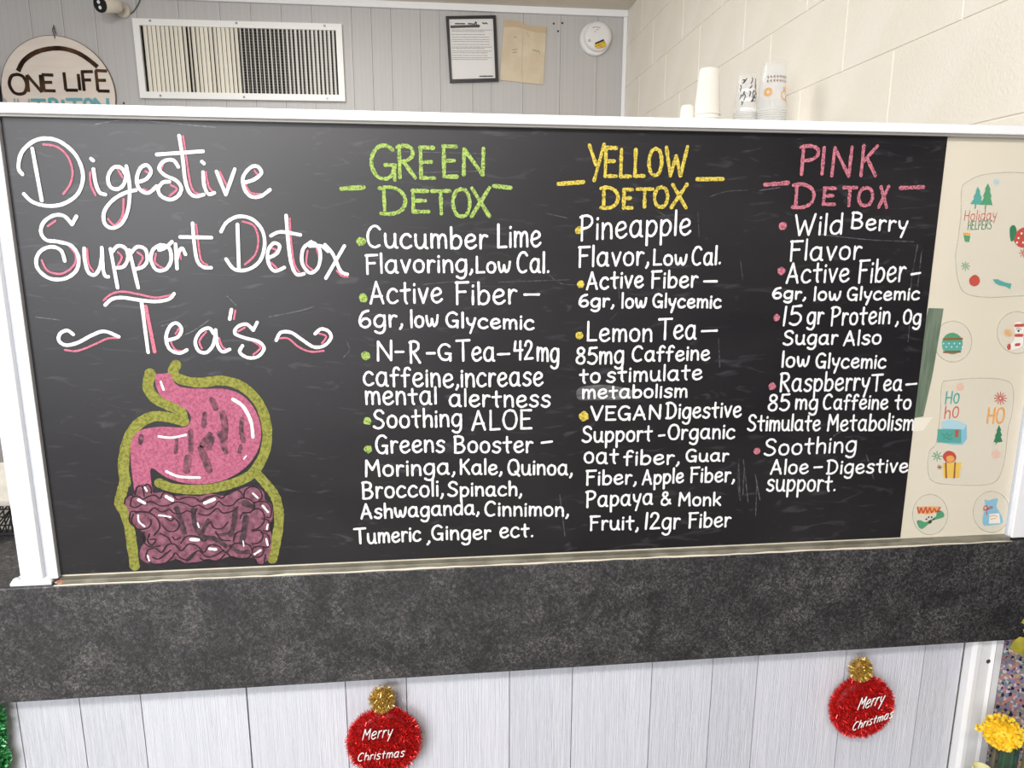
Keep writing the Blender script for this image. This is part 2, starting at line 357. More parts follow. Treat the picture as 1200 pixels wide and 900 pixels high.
ct = thing('counter', 'dark charcoal speckled laminate counter ledge under the chalkboard', 'counter', (.1, 1.2, ZF))
FY = 1.036
MB().box(-1.6, XR-.001, FY+.0, 1.62, ZT-.03, ZT, .002).build('counter_top', LAMI, ct)
MB().box(-1.6, 1.299, FY-.003, YW-.001, ZF, ZT+.0005, .002).build('apron', LAMI, ct)

# ------------------------------------------------------------------ frame and panel of the menu screen
fr = thing('menu_frame', 'white painted metal frame standing on the counter around the chalkboard', 'frame', (-.61, 1.06, ZT))
PX = -.632
MB().box(PX, -.6005, YB-.010, YB+.028, ZT+.004, H+.187, .002).build('post', WHITE, fr)
MB().box(-.6012, -.5935, YB-.002, YB+.026, ZT+.004, H+.171, 0).build('groove_strip', mat('grey_gasket', (196, 200, 208), .5), fr)
MB().box(-.594, -.5795, YB-.008, YB+.020, ZT+.008, H+.171, .0015).build('stop_strip', WHITE, fr)
pl = MB().box(-.647, -.588, FY+.002, YB+.055, ZT+.0005, ZT+.0055, .001).build('base_plate', WHITE, fr)
for bx_, by_ in ((-.640, YB-.0055), (-.5955, YB-.0055)):
    MB().lathe((bx_, by_, ZT+.0055), [(0, .0058), (.003, .0055), (.0052, .004), (.006, .0012), (.0075, .001), (.0075, 0), (0, 0)], 14).build('bolt', mat('white_bolt', (226, 226, 226), .35), pl, True)
MB().box(-.5925, XR-.002, YB-.016, YB+.030, H+.1740, H+.1872, .0012).build('top_rail', WHITE, fr)
MB().box(-.592, XR-.002, YB-.008, YB+.02, H+.1712, H+.1740, 0).build('rail_lip', mat('rail_lip_shadow', (214, 210, 204), .5), fr)  # greyer colour carries the thin shadow line under the rail
MB().box(.9975, XR-.002, YB-.010, YB+.028, ZT+.004, H+.1711, .002).build('post', WHITE, fr)
MB().box(.9935, .9977, YB-.001, YB+.02, ZT+.004, H+.1711).build('groove_strip', mat('grey_gasket', (196, 200, 208), .5), fr)
MB().box(-.5795, .9935, YB-.0125, YB+.018, ZT+.0003, ZT+.0072, .001).build('bottom_channel', mat('olive_grey_channel', (140, 136, 122), .45, col2=(116, 112, 98), scale=24, stretch=(1, 1, 1)), fr)
ck = MB(); 
ck.tube([( -.583+1.577*k/60, FY-.001+random.uniform(-.0006, .0006), ZT+.0008+random.uniform(-.0006, .0008)) for k in range(61)], [.0016+random.uniform(-.0005, .0005) for k in range(61)], 6)
ck.build('caulk_bead', mat('pale_caulk', (226, 214, 196), .5), fr, True)
rs = MB(); q = [(-.5835, YB-.0128, ZT+.004), (-.578, YB-.0130, ZT+.0082), (-.571, YB-.0130, ZT+.0078), (-.569, YB-.0130, ZT+.004), (-.577, YB-.0130, ZT+.001)]
rs.add(q, [(0, 1, 2, 3, 4)]); rs.build('rust_stain', mat('rust', (150, 92, 66), .8, col2=(190, 160, 140), scale=160), fr)
pn = MB().box(-.5795, .9935, YB+.002, YB+.008, ZT+.0073, H+.1711).build('backing_panel', mat('cream_panel', (228, 219, 200), .3, col2=(224, 215, 195), scale=3), fr)

# ------------------------------------------------------------------ chalkboard
def board_mat():
    m = bpy.data.materials.new('chalkboard_black'); m.use_nodes = True; nt = m.node_tree; b = nt.nodes['Principled BSDF']
    tc = nt.nodes.new('ShaderNodeTexCoord')
    def nz(sc_, st, det, ds=0):
        mp = nt.nodes.new('ShaderNodeMapping'); mp.inputs['Scale'].default_value = st; nt.links.new(tc.outputs['Object'], mp.inputs[0])
        n = nt.nodes.new('ShaderNodeTexNoise'); n.inputs['Scale'].default_value = sc_; n.inputs['Detail'].default_value = det; n.inputs['Distortion'].default_value = ds
        nt.links.new(mp.outputs[0], n.inputs['Vector']); return n
    a = nz(3.2, (1, 1, 1.6), 6, .7); r = nt.nodes.new('ShaderNodeValToRGB')
    r.color_ramp.elements[0].position = .38; r.color_ramp.elements[0].color = (*lin((25, 23, 26)), 1)
    r.color_ramp.elements[1].position = .75; r.color_ramp.elements[1].color = (*lin((40, 37, 40)), 1)
    nt.links.new(a.outputs['Fac'], r.inputs[0])
    s = nz(60, (.25, 1, 1), 3, 1.5); r2 = nt.nodes.new('ShaderNodeValToRGB')
    r2.color_ramp.elements[0].position = .60; r2.color_ramp.elements[0].color = (0, 0, 0, 1)
    r2.color_ramp.elements[1].position = .85; r2.color_ramp.elements[1].color = (.05, .05, .055, 1)
    nt.links.new(s.outputs['Fac'], r2.inputs[0])
    mx = nt.nodes.new('ShaderNodeMix'); mx.data_type = 'RGBA'; mx.blend_type = 'ADD'; mx.inputs['Factor'].default_value = 1
    nt.links.new(r.outputs[0], mx.inputs['A']); nt.links.new(r2.outputs[0], mx.inputs['B']); nt.links.new(mx.outputs['Result'], b.inputs['Base Color'])
    b.inputs['Roughness'].default_value = .44; b.inputs['Specular IOR Level'].default_value = .5
    return m
cb = MB().box(-.5795, .7946, YB, YB+.002, H-.4925, H+.1716).build('chalkboard', board_mat())
tag(cb, 'wide black chalkboard menu covered in hand-lettered white, green, yellow and pink writing', 'chalkboard')
YC = YB-.0006          # chalk lies on the board
def chalk(name, col, col2, lo=.3, hi=.55, scale=420, stretch=(1, 1, 1)): return mat(name, col2, .9, col2=col, scale=scale, lo=lo, hi=hi, stretch=stretch, spec=.1)
CW = chalk('chalk_white', (247, 246, 246), (196, 194, 196), .25, .45)
CP = chalk('chalk_pink', (212, 122, 142), (158, 88, 106), .3, .5)
CG = chalk('chalk_green', (168, 194, 104), (92, 108, 60), .34, .56, 420)
CY = chalk('chalk_yellow', (220, 198, 88), (128, 112, 52), .34, .56, 420)
CPH = chalk('chalk_rose', (206, 124, 138), (116, 70, 80), .34, .56, 420)

# --- title
RT = Reg(0, 130, 2.857)
title_w = {'Digestive': ['75,212 62,190 72,140 110,103 155,92 205,105 255,150 278,215 262,275 215,310 160,318 110,305 80,278', 'L 108,126 140,300',
 '313,195 320,240 333,272 353,280', 'L 305,160 312,166', '420,212 405,190 380,190 362,220 368,252 392,262 415,245 424,205', '423,185 434,250 430,325 408,376 375,392 350,375 350,335 380,297 420,274 455,265',
 '462,238 490,228 506,203 492,182 470,192 458,228 466,260 495,275 525,252', '597,187 580,165 550,168 533,192 552,215 590,233 607,258 597,284 570,297 540,285 530,262 545,240 567,237',
 '600,83 612,160 620,230 634,272 655,286 682,280', 'L 525,146 680,135', '680,205 684,250 698,278 718,274', 'L 676,170 683,176', 'L 725,203 756,280', 'L 756,280 786,195',
 '818,240 850,230 875,208 862,186 838,190 814,222 818,260 840,286 872,286 904,264'],
 'Support': ['L 256,353 241,380', '241,380 215,352 180,350 147,372 137,405 155,432 195,438 240,452 263,490 255,535 215,562 165,560 128,530 122,495 140,466 175,455 205,468 217,502',
 '282,460 284,500 296,540 318,548 335,522 342,482', 'L 341,458 345,530', '345,530 352,552 363,555', 'L 370,462 394,592', '374,474 395,452 420,460 429,490 415,520 386,526',
 'L 433,466 463,592', '438,476 460,455 487,464 493,500 478,522 450,530', '538,448 512,465 506,500 524,532 555,530 573,500 568,462 546,450 532,466 556,456 576,438', 'L 588,446 593,528', '591,500 598,474 610,460 621,480',
 '645,376 650,440 660,500 680,522 707,525', 'L 603,422 708,424'],
 'Detox': ['740,404 760,372 800,353 845,363 878,400 886,450 870,502 830,531 785,530 757,496', 'L 795,380 800,530', '898,492 926,478 936,452 916,443 897,470 900,512 920,536 952,524',
 '958,350 965,440 975,510 993,547 1018,545', '907,418 940,405 1006,415', '1042,438 1015,462 1012,510 1038,542 1066,522 1072,470 1050,442 1036,452 1075,452 1098,470', '1088,448 1115,480 1140,535 1163,547', 'L 1153,452 1091,560'],
 'Teas': ['352,650 375,630 410,625 460,632 520,638 565,630 583,612', 'L 474,640 496,808', '560,768 595,757 608,730 590,710 568,723 556,760 568,797 600,811 626,800', '715,745 700,727 672,738 654,770 664,802 690,809 713,785 722,745', '722,733 728,782 745,806 769,798',
 'L 775,665 769,697', 'L 861,708 848,734', '848,734 825,714 795,723 787,745 820,760 865,772 884,795 864,822 830,826 803,808 812,786']}
title_p = ['145,112 190,120 225,150 243,200 235,245 212,278', '302,205 304,245 320,282', '394,195 410,222', '414,295 410,350 385,382 362,362', '487,202 500,214 474,238', '480,262 505,272', '548,172 540,195', '572,248 592,262 568,284',
 '613,85 626,170 637,240 650,270 672,280', '690,205 698,250 712,270', 'L 736,203 763,258', 'L 763,256 781,205', '852,200 864,215', '824,250 840,274 874,279',
 '160,386 186,368', '232,452 254,484 245,520 205,545 160,535 140,500', '292,462 296,510 312,536', '395,473 408,490 394,518', '460,473 478,490 464,518', '522,478 520,508 545,526', 'L 602,478 606,495', '657,380 665,450 674,500 694,515',
 '812,370 850,385 865,430 855,480 820,514', '912,460 925,468 905,492', '908,508 932,532', '970,360 975,440 985,510 1002,540', '1030,468 1026,512 1046,532', '1058,450 1068,490', '1097,456 1125,492', '1128,535 1145,552 1164,555',
 '347,634 375,612 415,605 470,615 525,625 586,612', '598,730 588,746', '573,775 588,800 622,806', '690,740 668,770 676,795', '733,760 745,790 764,800', 'L 788,668 783,697', '798,738 820,725', '846,770 872,792 848,816',
 '217,800 260,803 320,780 360,762 396,760', '932,762 965,762 1000,790 1040,806 1084,803', '1068,745 1092,755 1078,778']
for k, (nm, d) in enumerate(title_w.items()):
    mb = MB(); strokes(mb, RT, d, 10.8, YC-.0006); mb.build('title_lettering', CW, cb)
each(RT, title_p+[('L 488,655 518,806', 12)], 6.2, YC-.0002, 'pink_shadow_stroke', CP, cb)
each(RT, ['245,748 225,735 202,745 197,768 220,784 260,776 310,750 350,738 398,756', '925,768 940,742 975,742 1010,765 1050,790 1085,786 1108,760 1100,738 1075,730 1055,746'], 11, YC-.0006, 'flourish', CW, cb)

# --- column headings
R3 = Reg(390, 150, 3.6); R5 = Reg(640, 150, 3.6); R7 = Reg(870, 150, 4.0917)
heads = [(R3, CG, 4.1, [('G', 160, 268, 68, 225), ('R', 268, 352, 68, 216), ('E', 363, 434, 75, 218), ('E', 460, 530, 70, 212), ('N', 545, 643, 80, 204),
                    ('D', 193, 312, 243, 370), ('E', 330, 410, 258, 360), ('T', 412, 500, 258, 368), ('O', 500, 585, 250, 380), ('X', 578, 668, 245, 380)], ['L 36,256 130,250', 'L 680,245 750,252']),
         (R5, CY, 4.1, [('Y', 172, 252, 62, 228), ('E', 240, 306, 76, 210), ('L', 306, 366, 85, 212), ('L', 366, 424, 84, 210), ('O', 424, 497, 80, 206), ('W', 495, 604, 72, 208),
                    ('D', 222, 312, 244, 345), ('E', 318, 372, 252, 344), ('T', 374, 456, 250, 340), ('O', 448, 522, 242, 340), ('X', 520, 602, 230, 343)], ['L 52,236 157,228', 'L 637,216 745,215']),
         (R7, CPH, 4.1, [('P', 262, 374, 78, 230), ('I', 372, 402, 85, 228), ('N', 420, 534, 84, 238), ('K', 560, 660, 78, 236),
                    ('D', 228, 356, 262, 390), ('E', 378, 456, 280, 374), ('T', 470, 556, 277, 380), ('O', 545, 637, 278, 380), ('X', 645, 710, 272, 388)], ['L 108,272 220,263', 'L 758,288 868,283'])]
for reg, m_, wpx, lets, dashes in heads:
    mb = MB()
    for ch, a, b, t, bt in lets: letter(mb, reg, ch, a, b, t, bt, wpx, YC, .22)
    mb.build('heading_lettering', m_, cb)
    each(reg, dashes, 4.6*reg.k, YC, 'heading_dash', m_, cb, .2)

# --- body text: crop, bullet colour, then words (text, x0, x1, baseline0, baseline1, capital top, x-height)
R4 = Reg(400, 390, 3.461); R6 = Reg(650, 370, 3.333); R8 = Reg(860, 350, 3.6)
body = [
 (R3, CG, [(120, 479, 16), (128, 717, 17)], [
  [('Cucumber', 143, 655, 503, 508, 415), ('Lime', 690, 880, 504, 498, 408)],
  [('Flavoring,', 137, 595, 612, 606, 535), ('Low', 600, 752, 610, 608, 545), ('Cal.', 775, 915, 608, 610, 525)],
  [('Active', 155, 465, 742, 735, 652), ('Fiber', 515, 778, 742, 740, 652), ('-', 800, 878, 730, 730, 662)],
  [('6gr,', 108, 300, 840, 836, 768), ('low', 325, 448, 840, 836, 772), ('Glycemic', 475, 852, 838, 850, 778)]]),
 (R4, CG, [(98, 92, 16), (106, 358, 15), (109, 472, 15)], [
  [('N', 140, 213, 112, 110, 36), ('-', 215, 258, 105, 105, 42), ('R', 275, 325, 122, 122, 36), ('-', 342, 385, 112, 112, 45), ('G', 390, 452, 108, 112, 45), ('Tea', 465, 625, 115, 112, 34), ('-', 628, 688, 114, 112, 50), ('42', 697, 780, 110, 106, 36), ('mg', 790, 885, 112, 118, 38, .72)],
  [('caffeine,', 88, 480, 212, 220, 138, .72), ('increase', 482, 820, 219, 213, 146, .72)],
  [('mental', 95, 390, 290, 288, 226, .8), ('alertness', 435, 850, 297, 300, 232, .7)],
  [('Soothing', 128, 492, 386, 378, 314), ('ALOE', 527, 775, 396, 388, 320)],
  [('Greens', 138, 422, 489, 482, 418), ('Booster', 455, 778, 486, 483, 420), ('-', 806, 860, 474, 468, 408)],
  [('Moringa,', 93, 465, 582, 572, 518), ('Kale,', 478, 655, 574, 572, 516), ('Quinoa,', 673, 940, 574, 576, 514)],
  [('Broccoli,', 83, 418, 672, 660, 606), ('Spinach,', 430, 735, 662, 660, 606)],
  [('Ashwaganda,', 78, 562, 754, 733, 697), ('Cinnimon,', 580, 925, 742, 742, 686)],
  [('Tumeric', 52, 325, 856, 842, 797), (',', 345, 364, 850, 850, 800), ('Ginger', 365, 608, 838, 836, 782), ('ect.', 640, 780, 830, 826, 778, .75)]]),
 (R5, CY, [(137, 432, 15), (146, 660, 14), (140, 876, 15)], [
  [('Pineapple', 140, 612, 472, 447, 372)],
  [('Flavor,', 133, 437, 584, 576, 502), ('Low', 447, 595, 578, 578, 515), ('Cal.', 612, 738, 578, 574, 504)],
  [('Active', 168, 412, 680, 670, 610), ('Fiber', 440, 640, 674, 670, 606), ('-', 658, 726, 672, 672, 610)],
  [('6gr,', 135, 290, 754, 752, 703), ('low', 315, 425, 758, 756, 700), ('Glycemic', 447, 740, 756, 758, 702)]]),
 (R6, CY, [(114, 393, 18)], [
  [('Lemon', 122, 383, 98, 98, 26), ('Tea', 402, 555, 92, 88, 14), ('-', 566, 640, 86, 84, 24)],
  [('85mg', 80, 272, 188, 184, 126, .74), ('Caffeine', 300, 607, 178, 171, 122)],
  [('to', 95, 180, 262, 260, 210, .7), ('stimulate', 200, 577, 259, 248, 202, .66)],
  [('metabolism', 105, 520, 323, 317, 276, .72)],
  [('VEGAN', 138, 418, 408, 402, 356), ('Digestive', 432, 730, 402, 393, 342)],
  [('Support', 105, 382, 493, 487, 434), ('-', 402, 432, 490, 488, 440), ('Organic', 440, 705, 482, 478, 426)],
  [('oat', 112, 250, 574, 576, 518, .72), ('fiber,', 268, 490, 582, 578, 528), ('Guar', 510, 680, 569, 567, 524)],
  [('Fiber,', 120, 322, 660, 656, 606), ('Apple', 340, 505, 660, 650, 606), ('Fiber,', 527, 705, 650, 646, 594)],
  [('Papaya', 120, 385, 746, 736, 686), ('&', 412, 455, 740, 739, 690), ('Monk', 480, 650, 741, 740, 692)],
  [('Fruit,', 135, 330, 837, 834, 784), ('12gr', 350, 490, 834, 830, 772), ('Fiber', 520, 688, 828, 822, 772)]]),
 (R7, CPH, [(193, 470, 18), (186, 686, 18)], [
  [('Wild', 245, 480, 515, 508, 420), ('Berry', 517, 792, 480, 497, 406)],
  [('Flavor', 222, 570, 634, 628, 542)],
  [('Active', 207, 512, 742, 734, 650), ('Fiber', 550, 780, 742, 732, 638), ('-', 800, 855, 736, 728, 660)],
  [('6gr,', 140, 307, 816, 820, 764), ('low', 338, 472, 826, 824, 766), ('Glycemic', 498, 850, 824, 822, 766)]]),
 (R8, CPH, [(180, 80, 14), (162, 370, 15), (97, 643, 15)], [
  [('15', 203, 285, 112, 106, 34), ('gr', 305, 378, 105, 104, 40, .72), ('Protein', 405, 660, 110, 104, 36), (',', 680, 697, 106, 106, 40), ('0g', 710, 790, 105, 106, 48, .72)],
  [('Sugar', 205, 438, 194, 190, 136), ('Also', 460, 622, 196, 190, 138)],
  [('low', 198, 318, 288, 286, 226), ('Glycemic', 342, 642, 290, 292, 232)],
  [('Raspberry', 190, 572, 390, 386, 314), ('Tea', 575, 710, 390, 385, 324), ('-', 718, 774, 386, 382, 330)],
  [('85', 140, 235, 472, 468, 406), ('mg', 255, 355, 466, 466, 404), ('Caffeine', 373, 650, 466, 464, 406), ('to', 675, 748, 466, 464, 406)],
  [('Stimulate', 55, 365, 556, 556, 492), ('Metabolism', 390, 760, 558, 552, 492)],
  [('Soothing', 125, 518, 660, 645, 594)],
  [('Aloe', 152, 315, 740, 736, 682), ('-', 332, 375, 736, 734, 682), ('Digestive', 388, 735, 738, 730, 682)],
  [('support.', 135, 430, 812, 810, 748, .72)]]),
]
for reg, bm_, dots, lines in body:
    for (dx, dy, r) in dots:
        mb = MB(); c = reg.at((dx, dy), YC); blob(mb, c, 1.18*r/reg.k/F*YB, YC); mb.build('bullet_dot', bm_, cb)
    for ln in lines:
        for wd_ in ln:
            mb = MB(); write(mb, reg, *wd_[:6], 2.75, YC, *wd_[6:]); mb.build('chalk_word', CW, cb)

# --- smears of wiped chalk
SM = mat('chalk_smear', (60, 58, 62), .5, col2=(120, 118, 120), scale=120, lo=.3, hi=.8, stretch=(.5, 1, 2))
SM2 = mat('chalk_scratch', (48, 46, 50), .38, col2=(112, 110, 112), scale=200, lo=.35, hi=.75)
mb = MB(); mb.poly(crc(R6.pts([(92, 285), (160, 270), (230, 274), (300, 290), (306, 315), (260, 328), (150, 330), (92, 326)], YB-.0002)), YB-.0002); mb.build('wiped_smear', SM, cb)
mb = MB()
for s in ('560,770 640,740 700,700', '900,690 1000,670 1050,655', '760,620 790,650', '1160,770 1170,800 1150,825', '320,45 420,30 560,40 720,55', '120,690 200,700', '540,720 600,705'): strokes(mb, RT, [s], 3, YB-.0002, .3)
for s in ('380,660 520,648 640,652', '400,560 420,610', '700,650 1000,640', '900,360 990,380', '620,110 650,105', '240,105 300,100 620,108', '330,190 610,182'): strokes(mb, R3, [s], 2.5, YB-.0002, .3)
for s in ('690,290 760,268 850,262', '460,345 520,380', '0,610 60,655 130,662', '270,810 300,780', '530,120 560,112', '300,640 310,720', '820,560 830,640', '640,360 645,460'): strokes(mb, R5, [s], 2.5, YB-.0002, .3)
for s in ('720,560 715,650 725,720', '740,600 735,700', '790,650 785,780', '640,90 645,200', '20,700 40,860', '300,690 280,730'): strokes(mb, R6, [s], 4, YB-.0002, .3)
for s in ('840,560 815,700 800,830', '860,590 840,760', '370,510 600,535 820,545', '80,300 180,285'): strokes(mb, R7, [s], 5, YB-.0002, .3)
for s in ('40,680 60,860', '20,700 25,820', '90,740 110,850', '560,660 590,760', '745,60 735,180', '420,580 450,560'): strokes(mb, R8, [s], 5, YB-.0002, .3)
mb.build('scratches', SM2, cb)['kind'] = 'stuff'

# --- drawing of stomach and intestines
RS = Reg(120, 410, 3.333); RI = Reg(130, 550, 5.714)
GO = chalk('chalk_olive_green', (148, 148, 74), (104, 106, 50), .3, .62, 260)
PK = chalk('chalk_stomach_pink', (182, 106, 130), (150, 78, 102), .3, .62, 300)
PD = chalk('chalk_gut_pink', (148, 98, 114), (100, 64, 76), .3, .68, 130)
DK = mat('chalk_dark_outline', (46, 28, 38), .9)
SMK = mat('chalk_dark_smudge', (70, 50, 58), .9, col2=(150, 88, 108), scale=150, lo=.35, hi=.72)
y1, y2, y3, y4, y5 = YB-.0002, YB-.0005, YB-.0008, YB-.0011, YB-.0014
mb = MB()
strokes(mb, RS, ['187,92 178,145 205,188 255,216 305,238 314,280', '318,278 250,262 190,262 130,300 95,370 82,450 90,520'], 40, y1, .06)
strokes(mb, RS, ['288,58 276,92 312,117 380,128 470,120 550,146 612,210 642,300 637,390 602,462 560,500 480,530 380,546 280,540 222,520'], 38, y1, .06)
strokes(mb, RS, ['90,500 75,560 66,600 88,640 106,700 115,760 126,845', '600,480 640,525 678,580 690,660 680,740 664,818'], 38, y1-.0001, .08)
mb.build('green_outline', GO, cb)
mb = MB()
mb.poly(crc(RS.pts(pp('207,98 235,93 265,93 277,122 312,146 400,152 480,153 545,177 595,232 620,310 610,385 568,450 500,498 420,522 330,522 250,498 192,462 190,510 195,562 160,565 130,562 118,500 110,420 115,352 150,314 230,300 320,302 346,270 330,236 280,207 230,182 210,142'), y2)), y2)
st_o = mb.build('stomach_fill', PK, cb)
each(RS, (('428,195 442,228', 22), ('470,248 478,300 474,352', 26), ('345,318 346,398', 20), ('290,350 286,400', 14), ('400,250 395,300', 18), ('420,330 390,372', 22), ('430,345 415,385', 20), ('384,385 418,470', 26), ('335,420 328,472', 26), ('545,270 542,312 550,358', 18), ('455,325 482,400', 20), ('152,338 148,362', 18), ('540,375 535,400', 14)), 0, y3, 'dark_smudge', SMK, cb, .15)
each(RS, (('510,193 550,222 580,280 588,340', 13), ('220,338 270,343 326,332', 9), ('250,475 300,495 380,499', 10), ('228,125 239,156', 8), ('552,426 562,414', 5)), 0, y4, 'white_highlight', CW, cb, .15)
mb = MB()
mb.poly(crc(RS.pts(pp('86,600 100,572 124,562 130,536 160,524 190,538 200,558 240,556 280,570 330,568 380,572 420,562 480,570 520,552 560,536 600,534 630,556 636,586 660,606 666,650 652,690 662,730 655,790 640,826 612,836 592,812 540,812 500,806 450,822 410,816 380,826 330,834 290,818 240,832 180,834 148,812 150,774 172,742 158,712 116,684 104,650 100,622'), y2-.00015)), y2-.00015)
mb.build('intestine_fill', PD, cb)
each(RI, (('440,262 470,350 492,425', 36), ('550,270 565,380 605,440', 34), ('600,450 700,468 765,512', 36), ('650,340 612,420', 26), ('835,270 820,380 800,440', 34), ('905,320 890,420 875,490', 40), ('720,440 795,428', 22), ('890,225 950,250', 40), ('800,515 860,555 920,550', 30), ('560,565 510,610', 26)), 0, y3, 'dark_smudge', mat('chalk_gut_smudge', (48, 40, 44), .9, col2=(96, 66, 78), scale=150, lo=.35, hi=.75), cb, .2)
mb = MB()
gut = ['90,232 98,195 130,172 152,180', '130,238 140,192 180,180 215,200 235,188 290,172 328,195 350,160 400,158 446,202 500,188 560,192 600,216 640,190 700,176 745,194 790,148 850,138 890,180',
 '130,245 165,256 215,230 270,216 330,244 385,240 440,218 500,230 545,250 590,240 640,266 690,248 720,214 760,242 812,240 850,204 892,186', '136,282 200,284 250,288 290,258 340,286 390,268 420,292 470,296 512,278 560,300',
 '560,300 575,262', '585,296 650,306 710,262 750,292 812,280 850,250', '160,170 175,120 205,112 218,150 222,180', '215,118 245,100 268,125 270,160',
 '890,180 900,140 945,115 995,135 1012,185 985,215 960,220', '960,225 1000,215 1050,225 1075,270 1065,320 1040,320', '1010,330 1050,340 1072,380 1055,415 1020,410', '1005,425 1045,435 1065,480 1050,520 1020,520', '945,560 955,525 1000,515 1025,540 1000,585 950,585 930,565',
 '935,285 980,262 1020,290 1025,350 985,395 945,405', '880,190 935,205 962,245 935,285 880,290', '865,330 880,300 935,288', '150,300 138,350 175,398 240,395 268,365 265,335', '165,290 240,285 308,328 326,388 288,442', '222,420 216,480 262,518 330,512', '258,432 246,480 275,506 300,470 262,470', '328,430 380,455 402,492',
 '345,375 380,412 430,412 458,372 425,328 402,346 362,322', '412,452 432,472 466,456', '468,495 505,450 570,450 618,480 640,470', '668,350 690,392 742,396 782,356', '640,375 670,350', '700,420 740,470 800,478', '820,480 835,430 880,410', '945,415 1000,410 1018,450 990,490 945,500',
 '232,590 248,540 300,530 340,556 380,504 430,504 470,546 520,500 580,514 622,556 660,508 720,514 770,556 822,500 880,496 930,510 945,545', '238,600 280,634 350,634 408,592 432,560 470,596 520,604 560,560 592,546 640,585 700,575 755,540', '280,590 320,600 375,560 400,540', '595,594 650,620 720,608 762,570', '430,600 480,630 560,624', '778,560 820,604 890,608 942,570',
 '960,600 970,630', '1035,570 1025,630', '130,290 125,350 165,390', '210,430 200,460']
strokes(mb, RI, gut, 9.5, y4, .2); mb.build('intestine_outlines', DK, cb)
each(RI, (('185,205 225,226', 20), ('370,182 412,206', 22), ('628,226 692,200', 22), ('182,308 188,350 224,382', 13), ('322,308 362,312 400,320', 12), ('535,470 585,472', 22), ('952,162 982,190', 14), ('1016,244 1052,286', 14), ('1050,370 1044,400', 12), ('1040,465 1050,508', 12), ('962,568 1002,542', 14), ('580,360 590,388', 10), ('660,532 702,536', 20), ('246,578 256,612', 12), ('226,120 240,145', 12), ('885,480 890,515', 8)), 0, y5, 'white_highlight', CW, cb, .2)

# ------------------------------------------------------------------ tape on the cream panel
YP = YB+.002
gp = [(1088, 361), (1105.5, 361.5), (1101, 390), (1097.5, 411), (1092, 442), (1081.7, 488), (1069, 490), (1066, 480), (1070, 440)]
o = MB().prism([(lambda q: (q.x, q.z))(unproj(a, b, YP)) for a, b in gp], YP-.0006, YP-.0001).build('paper_strip', mat('green_grey_paper', (96, 112, 94), .7, col2=(116, 130, 112), scale=30, stretch=(6, 1, .5)))
tag(o, 'dark grey-green strip stuck behind the right edge of the chalkboard', 'strip')
o = MB().prism([(lambda q: (q.x, q.z))(unproj(a, b, YP)) for a, b in [(1066, 491), (1093, 489), (1081.5, 504.5), (1066, 506)]], YP-.0005, YP-.0001).build('tape_scrap', mat('pale_tape', (240, 233, 216), .3))
tag(o, 'pale scrap of tape under the grey-green strip on the cream panel', 'tape')

# ------------------------------------------------------------------ stickers
FILM = mat('clear_cling_film', (246, 244, 236), .12, alpha=.12, spec=.6)
RIM = mat('cling_rim', (206, 201, 186), .2, alpha=.6)
def flat(name, col): return mat('print_'+name, col, .5)
P_ = {k: flat(k, c) for k, c in dict(red=(196, 84, 70), green=(88, 158, 116), dkgreen=(60, 128, 92), teal=(92, 168, 158), orange=(232, 168, 96), blue=(140, 192, 214), lblue=(176, 212, 224), yellow=(236, 196, 92), brown=(150, 92, 66), white=(240, 236, 228), pink=(236, 190, 170), dark=(70, 68, 66)).items()}
YS = YP-.0004
def cling(outline, label, loc):
    t = thing('window_cling', label, 'sticker', loc, None)
    MB().prism(outline, YS, YS+.0003).build('film', FILM, t)
    mb = MB(); mb.ribbon(outline+[outline[0]], .0015, YS-.0001, .25, False); mb.build('rim', RIM, t)
    return t
def burst(mb, reg, c, r, n, wz, y):
    for k in range(n):
        a = 2*math.pi*k/n; strokes(mb, reg, ['L %f,%f %f,%f' % (c[0]+r*.25*math.cos(a), c[1]+r*.25*math.sin(a), c[0]+r*math.cos(a), c[1]+r*math.sin(a))], wz, y, 0)
def P2(reg, s, y): return reg.pts(pp(s), y)
def part(t, name, key, fn):
    mb = MB(); fn(mb); return mb.build(name, P_[key], t)
ya, yb_, yc_ = YS-.0002, YS-.0003, YS-.0004
RA = Reg(1110, 190, 5.622)
ol = crc(P2(RA, '95,180 130,130 230,85 380,68 520,72 620,100 665,160 670,320 690,460 690,640 670,800 610,868 420,884 260,890 130,868 78,800 55,640 72,500 90,350', YS))
t = cling(ol, 'large clear holiday cling with green trees and red script, top of the cream panel', (unproj(1175, 345, YS).x, YS, unproj(1175, 345, YS).z))
part(t, 'pine_tree', 'teal', lambda m: m.poly(P2(RA, '202,160 185,195 192,196 170,232 180,234 152,275 240,282 222,240 230,238 214,200 220,198', ya), ya))
part(t, 'pine_tree', 'green', lambda m: m.poly(P2(RA, '268,138 246,182 254,183 234,226 244,228 220,278 300,284 285,232 294,230 280,186 288,184', yb_), yb_))
part(t, 'tree_trunk', 'green', lambda m: strokes(m, RA, ['L 188,278 184,304', 'L 254,282 250,308'], 9, ya))
part(t, 'script_lettering', 'red', lambda m: write(m, RA, 'Holiday', 108, 325, 386, 376, 322, .9, ya))
part(t, 'block_lettering', 'dkgreen', lambda m: write(m, RA, 'HELPERS', 132, 292, 446, 440, 390, .9, ya))
part(t, 'mug', 'green', lambda m: m.poly(P2(RA, '108,478 152,488 146,526 116,524', ya), ya))
part(t, 'mug_stripe', 'orange', lambda m: m.poly(P2(RA, '104,464 150,464 154,488 106,480', yb_), yb_))
part(t, 'snowflake', 'green', lambda m: burst(m, RA, (120, 685), 30, 8, 5, ya))
part(t, 'snowflake', 'lblue', lambda m: burst(m, RA, (325, 130), 22, 8, 6, ya))
part(t, 'snowflake', 'red', lambda m: burst(m, RA, (505, 600), 30, 8, 6, ya))
